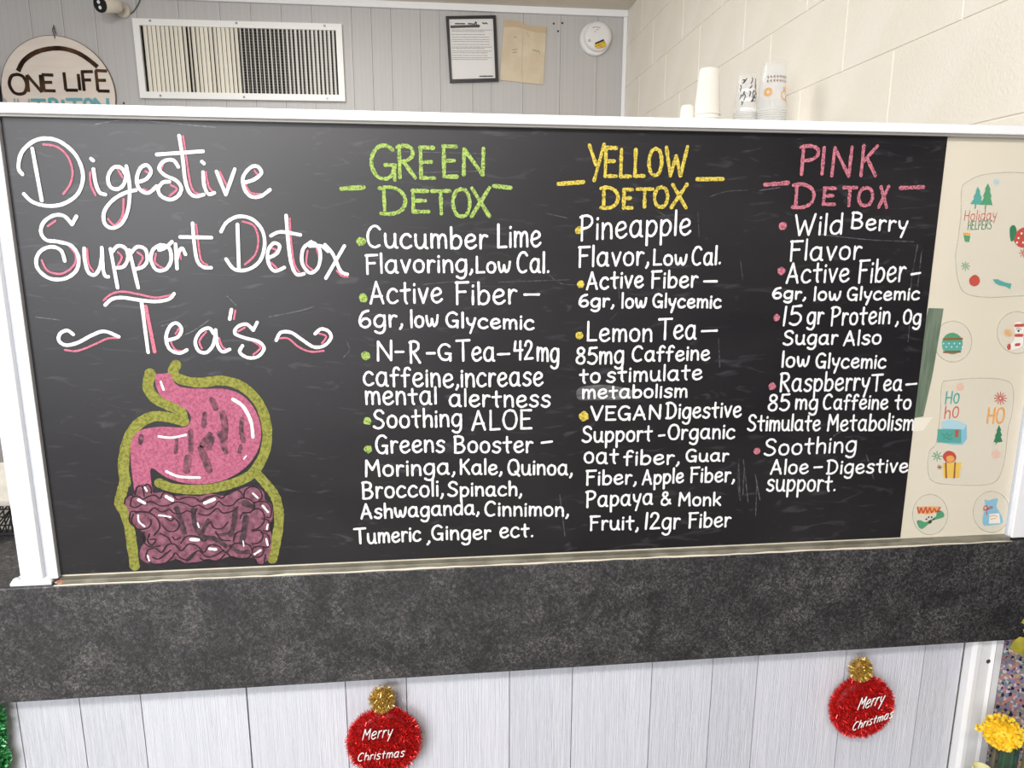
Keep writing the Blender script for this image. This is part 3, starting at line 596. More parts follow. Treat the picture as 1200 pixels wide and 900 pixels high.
part(t, 'bauble', 'red', lambda m: m.poly(crc(P2(RA, '180,742 210,760 214,795 185,818 152,806 146,770', ya)), ya))
part(t, 'wrapped_candy', 'teal', lambda m: m.poly(P2(RA, '300,772 335,772 350,780 395,796 424,800 416,838 385,820 345,812 318,800', ya), ya))
part(t, 'dotted_gift', 'red', lambda m: m.poly(crc(P2(RA, '436,498 480,440 560,420 610,450 620,530 540,560 470,556', ya)), ya))
part(t, 'gift_dots', 'white', lambda m: [m.disc(RA.at(c, yb_), yb_, .0017) for c in ((470, 500), (490, 470), (500, 530), (520, 500), (545, 470), (460, 530), (560, 520))])
part(t, 'gift_bow', 'dkgreen', lambda m: m.poly(crc(P2(RA, '415,430 440,415 458,450 440,510 420,520 412,470', yb_)), yb_))
RB = Reg(1080, 440, 6.925)
ol = crc(P2(RB, '165,75 225,42 480,22 680,40 742,110 735,300 702,430 672,690 610,850 480,890 220,884 85,855 50,760 62,620 120,540 150,300', YS))
t = cling(ol, 'large clear holiday cling with HO HO HO lettering, blue mailbox and yellow gift', (unproj(1138, 565, YS).x, YS, unproj(1138, 565, YS).z))
part(t, 'teal_lettering', 'teal', lambda m: write(m, RB, 'Ho', 185, 305, 228, 222, 132, 1.9, ya, .8))
part(t, 'red_lettering', 'red', lambda m: write(m, RB, 'ho', 178, 300, 348, 340, 252, 1.4, ya, .9))
part(t, 'orange_lettering', 'orange', lambda m: write(m, RB, 'HO', 522, 668, 386, 386, 266, 2.6, ya))
part(t, 'starburst', 'red', lambda m: burst(m, RB, (640, 185), 50, 12, 8, ya))
part(t, 'mailbox', 'blue', lambda m: m.poly(P2(RB, '165,378 225,355 300,372 365,402 368,515 330,562 232,560 170,545', ya), ya))
part(t, 'mailbox_lid', 'lblue', lambda m: m.poly(P2(RB, '165,380 228,355 300,372 365,404 340,440 170,430', yb_), yb_))
part(t, 'letter', 'teal', lambda m: m.poly(P2(RB, '130,436 320,436 322,550 126,544', yb_), yb_))
part(t, 'letter_script', 'dkgreen', lambda m: strokes(m, RB, ['165,470 185,490 205,468 225,492 250,470', '175,515 200,500 225,520 250,505'], 6, yc_))
part(t, 'mailbox_flag', 'red', lambda m: m.poly(P2(RB, '274,440 299,444 296,502 270,498', yc_), yc_))
part(t, 'gift_box', 'yellow', lambda m: m.poly(P2(RB, '170,712 325,705 304,830 180,832', ya), ya))
part(t, 'gift_ribbon', 'brown', lambda m: strokes(m, RB, ['L 196,712 200,830', 'L 272,708 264,830'], 16, yb_))
part(t, 'gift_bow', 'red', lambda m: m.poly(crc(P2(RB, '170,655 210,612 260,625 282,662 262,700 205,706', yb_)), yb_))
part(t, 'bow_knot', 'orange', lambda m: m.poly(crc(P2(RB, '205,660 245,650 268,680 240,704 208,700', yc_)), yc_))
part(t, 'pine_tree', 'dkgreen', lambda m: m.poly(P2(RB, '628,402 606,452 614,454 592,495 602,497 582,540 602,542 600,566 614,544 658,538 642,492 654,488 638,450 648,446', ya), ya))
part(t, 'snowflake', 'green', lambda m: burst(m, RB, (125, 655), 40, 8, 8, ya))
part(t, 'snowflake', 'brown', lambda m: burst(m, RB, (145, 745), 20, 6, 7, ya))
part(t, 'pale_star', 'pink', lambda m: burst(m, RB, (605, 640), 40, 10, 10, ya)); part(t, 'pale_star', 'pink', lambda m: burst(m, RB, (312, 95), 34, 10, 10, ya))
def ell(reg, c, rx, ry, y, n=36): return [reg.at((c[0]+rx*math.cos(2*math.pi*k/n), c[1]+ry*math.sin(2*math.pi*k/n)), y) for k in range(n)]
RC = Reg(1060, 330, 8.571)
t = cling(ell(RC, (485, 602), 190, 205, YS), 'small round clear cling with a green and orange striped bauble', (unproj(1116, 425, YS).x, YS, unproj(1116, 425, YS).z))
part(t, 'bauble', 'green', lambda m: m.poly(ell(RC, (480, 622), 104, 108, ya), ya))
part(t, 'bauble_band', 'teal', lambda m: m.poly(P2(RC, '380,600 580,600 584,650 570,690 388,690 376,650', yb_), yb_))
part(t, 'bauble_stripe', 'brown', lambda m: strokes(m, RC, ['L 392,578 578,574', 'L 396,708 560,704'], 22, yc_))
part(t, 'bauble_dots', 'white', lambda m: [m.disc(RC.at((392+k*27, 622+(k % 2)*34), yc_), yc_, .0012, n=8) for k in range(8)])
t = cling(ell(RC, (1130, 512), 200, 210, YS), 'small round clear cling with a red striped stocking', (unproj(1192, 414, YS).x, YS, unproj(1192, 414, YS).z))
part(t, 'stocking', 'white', lambda m: m.poly(crc(P2(RC, '1105,420 1195,420 1192,560 1185,640 1130,675 1040,690 1025,650 1095,600 1110,520', ya), 3), ya))
part(t, 'stocking_stripe', 'red', lambda m: strokes(m, RC, ['L 1115,442 1190,438', 'L 1118,540 1180,540', 'L 1120,635 1150,632'], 34, yb_))
part(t, 'stocking_toe', 'red', lambda m: m.poly(crc(P2(RC, '1050,622 1068,640 1062,684 1036,682 1028,652', yb_), 3), yb_))
part(t, 'stocking_dots', 'dark', lambda m: [m.disc(RC.at(c, yc_), yc_, r, n=8) for c, r in (((1145, 494), .0022), ((1125, 478), .001), ((1140, 468), .001), ((1155, 468), .001), ((1168, 480), .001))])
part(t, 'starburst', 'orange', lambda m: burst(m, RC, (1040, 515), 46, 12, 8, ya))
RD = Reg(1060, 540, 6.43)
t = cling(ell(RD, (192, 405), 132, 152, YS), 'small round clear cling with a green bone and orange lettering', (unproj(1090, 626, YS).x, YS, unproj(1090, 626, YS).z))
part(t, 'bone', 'green', lambda m: m.poly(crc(P2(RD, '92,455 120,448 160,462 235,420 240,395 265,375 292,388 298,420 265,435 215,450 165,490 135,512 108,502', ya), 3), ya))
part(t, 'orange_scribble', 'red', lambda m: strokes(m, RD, ['98,350 110,395 125,355 140,392 160,352 172,392 190,355 205,390 225,360 240,385 268,352'], 13, yb_))
part(t, 'orange_band', 'orange', lambda m: m.poly(P2(RD, '95,348 180,344 275,346 262,384 180,402 110,398', ya), ya))
part(t, 'paw_mark', 'dark', lambda m: [m.disc(RD.at(c, yc_), yc_, r, n=10) for c, r in (((192, 460), .0036), ((165, 440), .0018), ((182, 425), .0018), ((205, 425), .0018), ((222, 440), .0018))])
t = cling(ell(RD, (655, 385), 138, 155, YS), 'small round clear cling with a pale blue gift bag and red bow', (unproj(1162, 624, YS).x, YS, unproj(1162, 624, YS).z))
part(t, 'gift_bag', 'blue', lambda m: m.poly(crc(P2(RD, '602,292 632,300 660,290 705,288 692,345 728,410 740,468 665,484 594,484 592,410 612,350', ya), 3), ya))
part(t, 'bag_label', 'white', lambda m: m.poly(P2(RD, '640,402 714,395 722,470 636,474', yb_), yb_))
part(t, 'label_print', 'orange', lambda m: strokes(m, RD, ['645,420 670,412 700,418', '650,440 690,432'], 8, yc_))
part(t, 'bow', 'red', lambda m: strokes(m, RD, ['598,372 600,345 622,342 618,366 598,372', '620,366 650,345 660,355 622,368', '618,370 620,405'], 9, yc_))

# ------------------------------------------------------------------ on the back wall
YN = YK-.001
# round sign
RG1 = Reg(0, 80, 8.571); RG0 = Reg(0, 0, 6)
_l, _r2 = unproj(4, 101, YN), unproj(134, 101, YN); sr = (_r2.x-_l.x)/2*1.02; sc_c = Vector(((_l.x+_r2.x)/2, YN, unproj(66, 42.5, YN).z-sr))
t = thing('round_sign', 'round cream wooden sign with bronze ONE LIFE letters hanging on grey wall', 'sign', (sc_c.x, YN, sc_c.z-sr))
YG = YN-.013
mb = MB(); mb.lathe((sc_c.x, YG, sc_c.z), [(0, 0), (sr-.003, 0), (sr, .002), (sr, .011), (sr-.002, .0125), (0, .0125)], 64, 'y'); mb.build('disc', mat('cream_wood', (226, 212, 200), .6, col2=(232, 220, 208), scale=4, stretch=(1, 1, 6)), t)
mb = MB(); mb.lathe((sc_c.x, YG, sc_c.z), [(sr-.0005, .0002), (sr+.0015, .002), (sr+.0015, .011), (sr, .0122)], 64, 'y'); mb.build('edge_band', mat('dark_edge', (92, 80, 70), .6), t)
BRZ = mat('bronze_letters', (120, 88, 66), .28, .9, col2=(60, 44, 36), scale=9, lo=.35, hi=.6)
def slab_letters(reg, lets, wpx, m_, name, y):
    for ch, a, b, tp, bt in lets:
        mb = MB(); P0 = Vector(reg.at((a, bt), y)); P1 = Vector(reg.at((b, tp), y)); g = G[ch]; wd = wpx/F*y; h = wd/2
        for s in g[1:]:
            straight = s.startswith('L '); P = pp(s[2:] if straight else s); P = P if straight else cr(P, 6)
            (gx0, gx1), _e = extent(ch); Q = [(P0.x+h+(P1.x-P0.x-2*h)*(p-gx0)/(gx1-gx0), P0.y+h+(P1.y-P0.y-2*h)*q) for p, q in P]; mb.ribbon(Q, wd, y, 0, False)
        # give the letters their thickness
        k = len(mb.v); mb.v += [(p[0], p[1]+.002, p[2]) for p in mb.v]; mb.f += [tuple(i+k for i in f) for f in mb.f]
        mb.build(name, m_, t)
YL = YG-.0022
slab_letters(RG1, [('O', 92, 268, 48, 272), ('N', 272, 418, 55, 252), ('E', 424, 552, 52, 242), ('L', 645, 775, 32, 238), ('I', 772, 815, 42, 236), ('F', 820, 945, 18, 238), ('E', 965, 1092, 10, 246)], 3.0, BRZ, 'letter', YL)
slab_letters(RG1, [('N', 50, 150, 298, 470), ('U', 190, 295, 298, 470)], 1.6, mat('pale_teal_letters', (170, 176, 172), .5), 'letter', YL)
slab_letters(RG1, [('T', 312, 472, 308, 480), ('R', 490, 590, 296, 480), ('I', 615, 660, 300, 480), ('T', 665, 840, 302, 480), ('O', 842, 938, 296, 480), ('N', 945, 1092, 290, 480)], 3.0, mat('teal_letters', (112, 176, 186), .35, .3), 'letter', YL)
mb = MB(); P = cr(RG0.pts(pp('126,500 165,428 240,373 330,345 430,340 530,365 610,410 685,470'), YL), 6); mb.ribbon(P, 4.3/F*YL, YL, .05, False)
k = len(mb.v); mb.v += [(p[0], p[1]+.002, p[2]) for p in mb.v]; mb.f += [tuple(i+k for i in f) for f in mb.f]; mb.build('arc', BRZ, t)
mb = MB(); mb.tube([(p[0], YG-.002, p[1]) for p in cr(RG0.pts(pp('388,272 382,245 374,228 372,205 380,188 378,178 384,215 394,240'), YG), 4)], .0022, 6); mb.build('hanger_wire', mat('dark_wire', (70, 66, 64), .5), t)
# dark frame beside the sign
q0 = unproj(1.2, 104, YN)
t = thing('wall_frame', 'dark framed board on the grey wall next to the round sign', 'frame', (q0.x-.15, YN, q0.z-.09))
MB().box(q0.x-.3, q0.x, YN-.018, YN, q0.z-.10, q0.z+.07, .002).build('frame', mat('black_plum_frame', (44, 36, 50), .5), t)
MB().box(q0.x-.28, q0.x-.02, YN-.0186, YN-.0182, q0.z-.08, q0.z+.05).build('face', mat('dark_face', (70, 64, 74), .6), t)
# vent grille
t = thing('vent_grille', 'white framed return air grille with vertical louvres on the grey wall', 'vent', (-.965, YN, H+.745))
t.rotation_euler = (0, -.008, 0)
vx0, vx1, vz0, vz1 = -1.4745, -.4555, H+.7445, H+1.1175
MB().box(vx0+.02, vx1-.02, YN-.004, YN-.001, vz0+.02, vz1-.02).build('duct_dark_plate', mat('duct_shade_black', (16, 14, 13), .9), t)  # black plate stands in for the shade inside the duct
fw = .031; VF = mat('vent_white', (240, 239, 236), .4)
def frame_bar(pts, nm):
    n = len(pts); y0, y1 = YN-.022, YN-.001; b = .004
    cx = sum(p[0] for p in pts)/n; cz = sum(p[1] for p in pts)/n
    MB().prism(pts, y0, y1).build(nm, VF, t)
frame_bar([(vx0, vz1), (vx1, vz1), (vx1-fw, vz1-fw), (vx0+fw, vz1-fw)], 'frame_bar'); frame_bar([(vx0, vz0), (vx0+fw, vz0+fw), (vx1-fw, vz0+fw), (vx1, vz0)], 'frame_bar')
frame_bar([(vx0, vz0), (vx0, vz1), (vx0+fw, vz1-fw), (vx0+fw, vz0+fw)], 'frame_bar'); frame_bar([(vx1, vz0), (vx1-fw, vz0+fw), (vx1-fw, vz1-fw), (vx1, vz1)], 'frame_bar')
NSL = 45; ix0, ix1 = vx0+fw+.012, vx1-fw-.006
SLM = mat('louvre_cream', (228, 221, 206), .5); SLM2 = mat('louvre_white', (232, 229, 222), .45)
def slat_mesh(m_, wd):
    me = bpy.data.meshes.new('slat'); n = 7; vs = []; fs = []; hz = (vz1-vz0)/2-fw+.004
    prof = [(-wd/2+wd*k/(n-1), -.0022*math.sin(math.pi*k/(n-1))) for k in range(n)]; prof += [(a, b+.0012) for a, b in reversed(prof)]
    N = len(prof); vs = [(a, b, -hz) for a, b in prof]+[(a, b, hz) for a, b in prof]; fs = [(i, (i+1) % N, N+(i+1) % N, N+i) for i in range(N)]+[tuple(range(N-1, -1, -1)), tuple(range(N, 2*N))]
    me.from_pydata(vs, [], fs); me.materials.append(m_); me.update(); return me
sA, sB = slat_mesh(SLM, .0180), slat_mesh(SLM2, .0160)
rr = random.Random(11)
for k in range(NSL):
    u = (k+.5)/NSL; xx = ix0+(ix1-ix0)*u
    if u < .5: ang = rr.uniform(-.35, .15)-.5*(1 if k in (9, 10, 16, 22) else 0); me = sA
    elif u < .74: ang = rr.uniform(-1.15, -.95); me = sB
    else: ang = rr.choice([-.75, -.65, -.6, -.85, -.2 if k in (34, 40, 43) else -.7]); me = sB
    o = bpy.data.objects.new('slat', me); COL.objects.link(o); o.parent = t
    o.location = Vector((xx, YN-.0135, (vz0+vz1)/2))-ORG[t.name]; o.rotation_euler = (0, 0, ang)
mb = MB(); gx0 = ix0+(ix1-ix0)*.49
k = gx0
while k < ix1: mb.box(k, k+.0012, YN-.006, YN-.005, vz0+fw, vz1-fw); k += .0125
k = vz0+fw
while k < vz1-fw: mb.box(gx0, ix1, YN-.0068, YN-.0058, k, k+.0014); k += .0135
o = mb.build('mesh_screen', mat('screen_wire', (150, 146, 138), .5), t); o['kind'] = 'stuff'
for (sx, sz) in ((vx0+.085, vz1-.010), ((vx0+vx1)/2-.01, vz1-.010), (vx1-.085, vz1-.012), (vx0+.10, vz0+.012), ((vx0+vx1)/2, vz0+.012), (vx1-.09, vz0+.012)):
    MB().lathe((sx, YN-.022, sz), [(0, -.002), (.004, -.0016), (.006, 0)], 10, 'y').build('screw', mat('screw_grey', (150, 146, 142), .35, .7), t)
# framed document
def quad(px): return [(lambda q: (q.x, q.z))(unproj(a, b, YN-.01)) for a, b in px]
t = thing('document_frame', 'black framed printed notice sheet hanging on the grey wall', 'frame', (.215, YN, H+.865))
fo = quad([(522.3, 19.5), (580.8, 18.5), (584, 95.5), (527.2, 97)]); fi = quad([(526, 22.8), (577.6, 22.2), (580.4, 92), (529.6, 93.4)])
for i in range(4):
    j = (i+1) % 4; MB().prism([fo[i], fo[j], fi[j], fi[i]], YN-.02, YN-.001).build('frame_bar', mat('black_frame', (34, 32, 34), .35), t)
sheet = MB().prism(fi, YN-.012, YN-.002).build('sheet', mat('white_paper', (226, 224, 222), .6), t)
RF = Reg(515, 10, 8.889); mb = MB(); yy = YN-.0124
rr = random.Random(5)
for row in (222, 238, 270, 298, 322, 344, 374, 400, 415, 442, 460, 488, 512, 530):
    a = 130; e = rr.choice([470, 520, 545, 500])
    while a < e: b = min(a+rr.uniform(14, 46), e); strokes(mb, RF, ['L %f,%f %f,%f' % (a, row+(a-130)*.004, b, row+(b-130)*.004)], 5, yy, .3); a = b+7
mb.build('print_lines', mat('print_grey', (150, 148, 148), .7), sheet)
PRD = mat('print_dark', (96, 94, 96), .7)
each(RF, ['L 126,190 408,182'], 26, yy, 'print_heading', PRD, sheet); each(RF, ['L 165,158 262,158', 'L 300,158 350,160', '360,170 380,140 385,170', 'L 450,150 470,158', 'L 480,148 496,158', 'L 420,706 555,704'], 12, yy, 'print_heading', PRD, sheet, .2)
# brown paper
t = thing('brown_paper_sheet', 'creased tan paper with a folded top edge taped beside the framed notice', 'paper', (.49, YN, H+.865))
RF2 = RF
MB().prism(RF2.pts(pp('678,118 720,122 800,135 860,150 890,178 960,185 1112,190 1108,300 1100,470 1084,790 1020,788 900,776 780,760 630,745 648,480 664,250'), YN-.004), YN-.005, YN-.001).build('sheet', mat('tan_paper', (216, 200, 174), .7, col2=(206, 188, 162), scale=9), t)
MB().prism(RF2.pts(pp('680,114 740,118 830,134 880,150 905,176 1000,184 1116,194 1112,256 1000,246 900,220 870,206 800,190 720,190 676,194'), YN-.006), YN-.0065, YN-.005).build('folded_flap', mat('tan_flap', (196, 174, 144), .7), t)
mb = MB(); strokes(mb, RF2, ['L 870,230 860,540 862,760', '905,240 930,290'], 6, YN-.0052, .3); mb.build('crease', mat('crease_tan', (188, 170, 146), .7), t)
mb = MB(); strokes(mb, RF2, ['970,425 990,440 1005,432', '1010,450 1030,440 1045,465', 'L 760,430 810,425', 'L 765,458 805,454', '780,295 800,300'], 8, YN-.0053, .3); mb.build('pencil_marks', mat('pencil', (160, 146, 128), .7), t)
# smoke detector
RDt = Reg(670, 15, 15)
c = unproj(697.6, 45.5, YN-.02); r = .083
t = thing('smoke_detector', 'round white smoke detector with yellow and black label on grey wall', 'detector', (c.x, YN, c.z-r))
DW = mat('detector_white', (232, 231, 230), .4)
MB().lathe((c.x, YN-.001, c.z), [(0, 0), (r, 0), (r, -.016), (r-.005, -.022), (0, -.022)], 40, 'y').build('base', DW, t, False)
cc = (c.x+.010, c.z+.008); yd = YN-.023
MB().lathe((cc[0], yd, cc[1]), [(r*.90, 0), (r*.90, -.010), (r*.84, -.020), (r*.6, -.023), (0, -.024)], 40, 'y').build('cover', DW, t, True)
yl = yd-.0246
RLt = lambda s: [(lambda q: (q.x, q.z))(unproj(670+a/15, 15+b/15, yl)) for a, b in pp(s)]
MB().prism(RLt('408,528 560,462 574,490 412,556'), yl, yl+.002).build('label_bar', mat('label_black', (30, 28, 26), .5), t)
MB().prism(RLt('400,560 575,494 612,548 598,600 470,630 410,606'), yl, yl+.002).build('label_yellow', mat('label_gold', (226, 196, 70), .5, col2=(190, 150, 40), scale=160), t)
mb = MB()
for s in ('290,500 308,462 330,498 290,500', '412,318 420,340', '440,292 470,290', '360,262 430,248 500,262'): mb.ribbon(cr(RLt(s), 4), .0022, yl-.0002)
mb.build('embossed_marks', mat('mark_grey', (110, 108, 106), .6), t)
# wall screws left in the panelling
for (a, b) in ((649, 27.5), (654, 36.5), (659, 27), (145, 120.8)):
    q = unproj(a, b, YN)
    o = MB().lathe((q.x, YN+.0005, q.z), [(0, -.004), (.004, -.003), (.0055, 0)], 10, 'y').build('wall_screw', mat('dark_screw', (70, 68, 72), .5, .5))
    tag(o, 'tiny dark screw head in the grey wall beside the tan paper' if a > 300 else 'tiny dark screw head in the grey wall below the vent corner', 'screw', 'screw heads beside the tan paper' if a > 300 else None)
# security camera
ce = unproj(145, 13, YN)
t = thing('security_camera', 'small white bullet security camera with black face and cable, mounted on grey wall', 'camera', (ce.x, YN, ce.z))
CAMW = mat('camera_cream', (222, 214, 200), .4)
MB().lathe((ce.x, YN-.001, ce.z), [(0, 0), (.034, 0), (.034, -.008), (.026, -.016), (.0, -.018)], 24, 'y').build('mount_plate', CAMW, t, True)
f0 = unproj(117.3, 5.5, YN-.17); b0 = unproj(139, 6.5, YN-.065)
MB().tube([ce+Vector((0, -.012, 0)), ce+Vector((-.004, -.04, .004)), b0+Vector((.0, .004, -.012)), b0], [.012, .013, .015, .018], 12).build('arm', CAMW, t, True)
ax = (f0-b0).normalized()
MB().tube([b0, b0+ax*.008, b0+ax*.02, f0-ax*.004], [.022, .030, .033, .035], 20).build('body', CAMW, t, True)
fc = MB().tube([f0-ax*.005, f0+ax*.004, f0+ax*.005], [.0345, .034, .031], 24).build('face', mat('camera_black', (16, 15, 16), .15), t, False)
up = Vector((0, 0, 1)); sd = ax.cross(up).normalized(); u2 = sd.cross(ax)
for dz in (.011, -.012): 
    MB().tube([f0+ax*.0045+u2*dz, f0+ax*.0072+u2*dz], [.0085, .007], 14).build('lens_spot', mat('lens_white', (245, 245, 245), .2), fc)  # two small white discs on the black camera face
MB().tube([b0+ax*.06+u2*.033*-.1+sd*.0335, b0+ax*.085+u2*-.004+sd*.0345], .002, 6).build('seam_mark', mat('seam_dark', (70, 62, 54), .6), t)
cab = [unproj(*p, YN-.006) for p in ((148, 15), (152, 16), (156, 13.5), (160, 8), (163.5, 1), (165, -8), (166, -25))]
MB().tube(cr([tuple(p) for p in cab], 5), .0028, 6).build('cable', mat('cable_grey', (96, 92, 92), .5), t, True)

# ------------------------------------------------------------------ cups on a wall shelf behind the screen
YQ = 1.93
zs = unproj(880, 147, YQ).z
sh = thing('wall_shelf', 'plain white shelf on the cream block wall behind the chalkboard, under the cups', 'shelf', (.9, YQ, zs-.02))
MB().box(.60, XR-.0005, YQ-.052, YQ+.10, zs-.018, zs, .002).build('shelf_board', WHITE_D, sh)
for yy in (YQ-.03, YQ+.07):
    mb = MB(); mb.prism([(XR-.0006, zs-.018), (XR-.0006, zs-.16), (XR-.012, zs-.16), (XR-.20, zs-.026), (XR-.20, zs-.018)], yy-.006, yy+.006); mb.build('bracket', WHITE_D, sh)
FOAM = mat('white_foam', (240, 236, 228), .6)
CLEAR = mat('clear_plastic', (246, 247, 247), .08, alpha=.09, spec=.6)
CLRIM = mat('clear_plastic_rim', (244, 244, 242), .12, alpha=.5)
def cup(cx, cy, z, rb, rt, h, mbody, mrim, label, group, lines=0):
    t = thing('cup', label, 'cup', (cx, cy, z), group)
    th = .0012      # upside down: rim below, base above
    MB().lathe((cx, cy, z), [(rb, .0), (rb-.001, .006), (rb-(rb-rt)*.5, h*.5), (rt+.0006, h-.006), (rt-.002, h), (0, h)], 32).build('cup_wall', mbody, t, True)
    MB().lathe((cx, cy, z), [(rb-.0015, 0), (rb+.0016, .0004), (rb+.0022, .0022), (rb+.0010, .004), (rb-.0015, .0042)], 32).build('rim', mrim, t, True)
    return t
def cyl_print(t, cx, cy, z, rb, rt, h, items, m_, name, off=.0006):
    mb = MB()
    for (a0, h0, pts, wd) in items:     # strokes on the cup wall: angle (rad from -y), height
        P = cr(pts, 5) if len(pts) > 2 else dens(pts, 4); L = []
        for a, hh in P:
            an = a0+a; r_ = rb-(rb-rt)*(h0+hh)/h+off; L.append(Vector((cx+r_*math.sin(an), cy-r_*math.cos(an), z+h0+hh)))
        for i in range(len(L)-1):
            d = (L[i+1]-L[i]); nrm = Vector((L[i].x-cx, L[i].y-cy, 0)).normalized(); sdv = d.cross(nrm)
            if sdv.length < 1e-9: continue
            sdv = sdv.normalized()*wd/2; mb.add([L[i]+sdv, L[i+1]+sdv, L[i+1]-sdv, L[i]-sdv], [(0, 1, 2, 3)])
    return mb.build(name, m_, t)
def stack(pxc, ptop, wtop, wbot, n, dz, mb_, mr_, label, group, depth=YQ):
    q = unproj(pxc, 140, depth); top = unproj(pxc, ptop, depth).z; rb = wbot/2/F*depth*.96; rt = wtop/2/F*depth*.96
    h = top-zs-dz*(n-1); res = None
    for k in range(n):
        res = cup(q.x, depth, zs+dz*k+.0006, rb, rt, h, mb_, mr_, ('topmost ' if k == n-1 else 'bottom ' if k == 0 else 'nested middle ')+label if n > 1 else label, group)
    return res, q.x, zs+dz*(n-1), rb, rt, h
t1, *_ = stack(828, 81, 23, 31, 3, .011, FOAM, FOAM, 'white foam cup in the tall upside-down stack on the shelf', 'stacked white foam cups')
stack(805, 124, 15, 19, 1, 0, FOAM, FOAM, 'short white foam cup standing alone beside the tall white foam stack', None, YQ+.02)
t2, cx, cz, rb, rt, h = stack(872.5, 86, 21, 26, 6, .0055, CLEAR, CLRIM, 'clear plastic cup with black print in the shorter upside-down stack', 'clear cups with black print')
INK = mat('ink_black', (40, 40, 42), .6); INKO = mat('ink_orange', (228, 168, 92), .6); INKG = mat('ink_grey', (150, 128, 122), .6); INKW = mat('ink_white', (236, 238, 240), .6)
rr = random.Random(9); it = []
for k in range(26):
    a = rr.uniform(-1.3, 1.3); hh = rr.uniform(.02, h*.75)
    it.append((a, hh, [(0, 0), (rr.uniform(.08, .25), rr.uniform(.002, .012)), (rr.uniform(-.05, .3), rr.uniform(.008, .018))], .0026))
cyl_print(t2, cx, YQ, cz, rb, rt, h, it, INK, 'black_print')
cyl_print(t2, cx, YQ, cz, rb, rt, h, [(-.9, .01+.012*k, [(0, 0), (.9, 0), (1.8, 0)], .009) for k in range(0, 6, 2)], INKW, 'white_print', .0003)
t3_, cx, cz, rb, rt, h = stack(902.5, 72, 27, 35, 7, .0058, CLEAR, CLRIM, 'clear plastic cup with orange print in the taller upside-down stack', 'clear cups with orange print')
def circ(r, n=14): return [(r/.036*math.cos(2*math.pi*k/n), r*math.sin(2*math.pi*k/n)) for k in range(n+1)]
it = [(-.72, h*.36, circ(.010), .003), (-.72, h*.36, circ(.006), .004), (.55, h*.30, circ(.011), .003), (.6, h*.42, circ(.004), .004), (.6, h*.22, [(0, 0), (.3, -.006), (.4, -.014)], .004)]
cyl_print(t3_, cx, YQ, cz, rb, rt, h, it, INKO, 'orange_print')
it = []
for row in (.56, .64):
    a = -.9
    while a < 1.1: it.append((a, h*row, [(0, 0), (.05, .005), (.1, -.002), (.13, .005)], .0015)); a += .24
cyl_print(t3_, cx, YQ, cz, rb, rt, h, it, INKG, 'text_print')

# ------------------------------------------------------------------ tinsel ornaments
def tinsel(mb, c, rx, ry, rz, n, ln, wd, rr, zmin=None):
    for _ in range(n):
        d = Vector((rr.gauss(0, 1), rr.gauss(0, 1), rr.gauss(0, 1))).normalized()
        if d.y > .5: d.y = -d.y
        p = Vector((c[0]+d.x*rx, c[1]+d.y*ry, c[2]+d.z*rz)); o = Vector((d.x/rx, d.y/ry, d.z/rz)).normalized()
        t_ = (o+Vector((rr.gauss(0, .6), rr.gauss(0, .6), rr.gauss(0, .6)))).normalized(); s = t_.cross(Vector((rr.gauss(0, 1), rr.gauss(0, 1), rr.gauss(0, 1)))).normalized()*wd/2
        l = ln*rr.uniform(.6, 1.2); e = p+t_*l
        mb.add([p-s, p+s, e+s*.5, e-s*.5], [(0, 1, 2, 3)])
RED = mat('tinsel_red', (214, 30, 34), .22, .6, col2=(248, 70, 66), scale=300); REDC = mat('tinsel_core_red', (132, 12, 18), .5, .3)
GLD = mat('tinsel_gold', (222, 184, 92), .28, .85, col2=(240, 222, 150), scale=300); GLDC = mat('tinsel_core_gold', (150, 112, 44), .5, .4)
LET = mat('ornament_white', (246, 244, 242), .5)
def ornament(pc, pr, pg, rg, label, texts, seed):
    yo = YW-.028; rr = random.Random(seed); c = unproj(*pc, yo); g = unproj(*pg, yo); r = pr/F*yo
    t = thing('bauble_ornament', label, 'ornament', (c.x, yo, c.z-r))
    rc = r-.0015
    def ellipsoid(c_, a, b, d): 
        mb = MB(); prof = [(math.sin(math.pi*k/14), -math.cos(math.pi*k/14)) for k in range(15)]
        n = 24; vs = []; fs = []
        for (q, h_) in prof:
            for k in range(n): vs.append((c_[0]+a*q*math.cos(2*math.pi*k/n), c_[1]+b*q*math.sin(2*math.pi*k/n), c_[2]+d*h_))
        for i in range(14):
            for k in range(n): fs.append((i*n+k, i*n+(k+1) % n, (i+1)*n+(k+1) % n, (i+1)*n+k))
        return mb.add(vs, fs)
    body = ellipsoid(c, rc, .017, rc).build('body', REDC, t, True)
    mb = MB(); tinsel(mb, c, rc, .017, rc, 6500, .008, .0013, rr); mb.build('tinsel', RED, body)['kind'] = 'stuff'
    rgm = rg/F*yo
    cap = ellipsoid(g, rgm*.86, .011, rgm*.95).build('cap', GLDC, t, True)
    mb = MB(); tinsel(mb, g, rgm*.88, .012, rgm*.97, 1000, .0065, .0012, rr); mb.build('tinsel', GLD, cap)['kind'] = 'stuff'
    top = Vector((g.x, yo, g.z+rgm*.6))
    loop = [top+Vector((.004*math.sin(a), 0, .0055+.006*-math.cos(a))) for a in [2*math.pi*k/12 for k in range(13)]]
    MB().tube(loop, .0006, 5).build('hanging_loop', mat('loop_thread', (222, 214, 200), .5), t)
    for txt, reg, x0, x1, b0, b1, tp in texts:
        st, W = word_strokes(txt, .7); yl = yo-.0275
        A = Vector(reg.at((x0, b0), yl)); B = Vector(reg.at((x1, b1), yl)); T = Vector(reg.at((x0, tp), yl)); ex = (B-A)/W; hh = (T-A).length; mb = MB()
        for s in st:
            P = [A+ex*a+Vector((.25*hh*b, hh*b)) for a, b in s]; mb.tube([(p.x, yl, p.y) for p in P], .00085, 6)
        mb.build('lettering', LET, t, True)
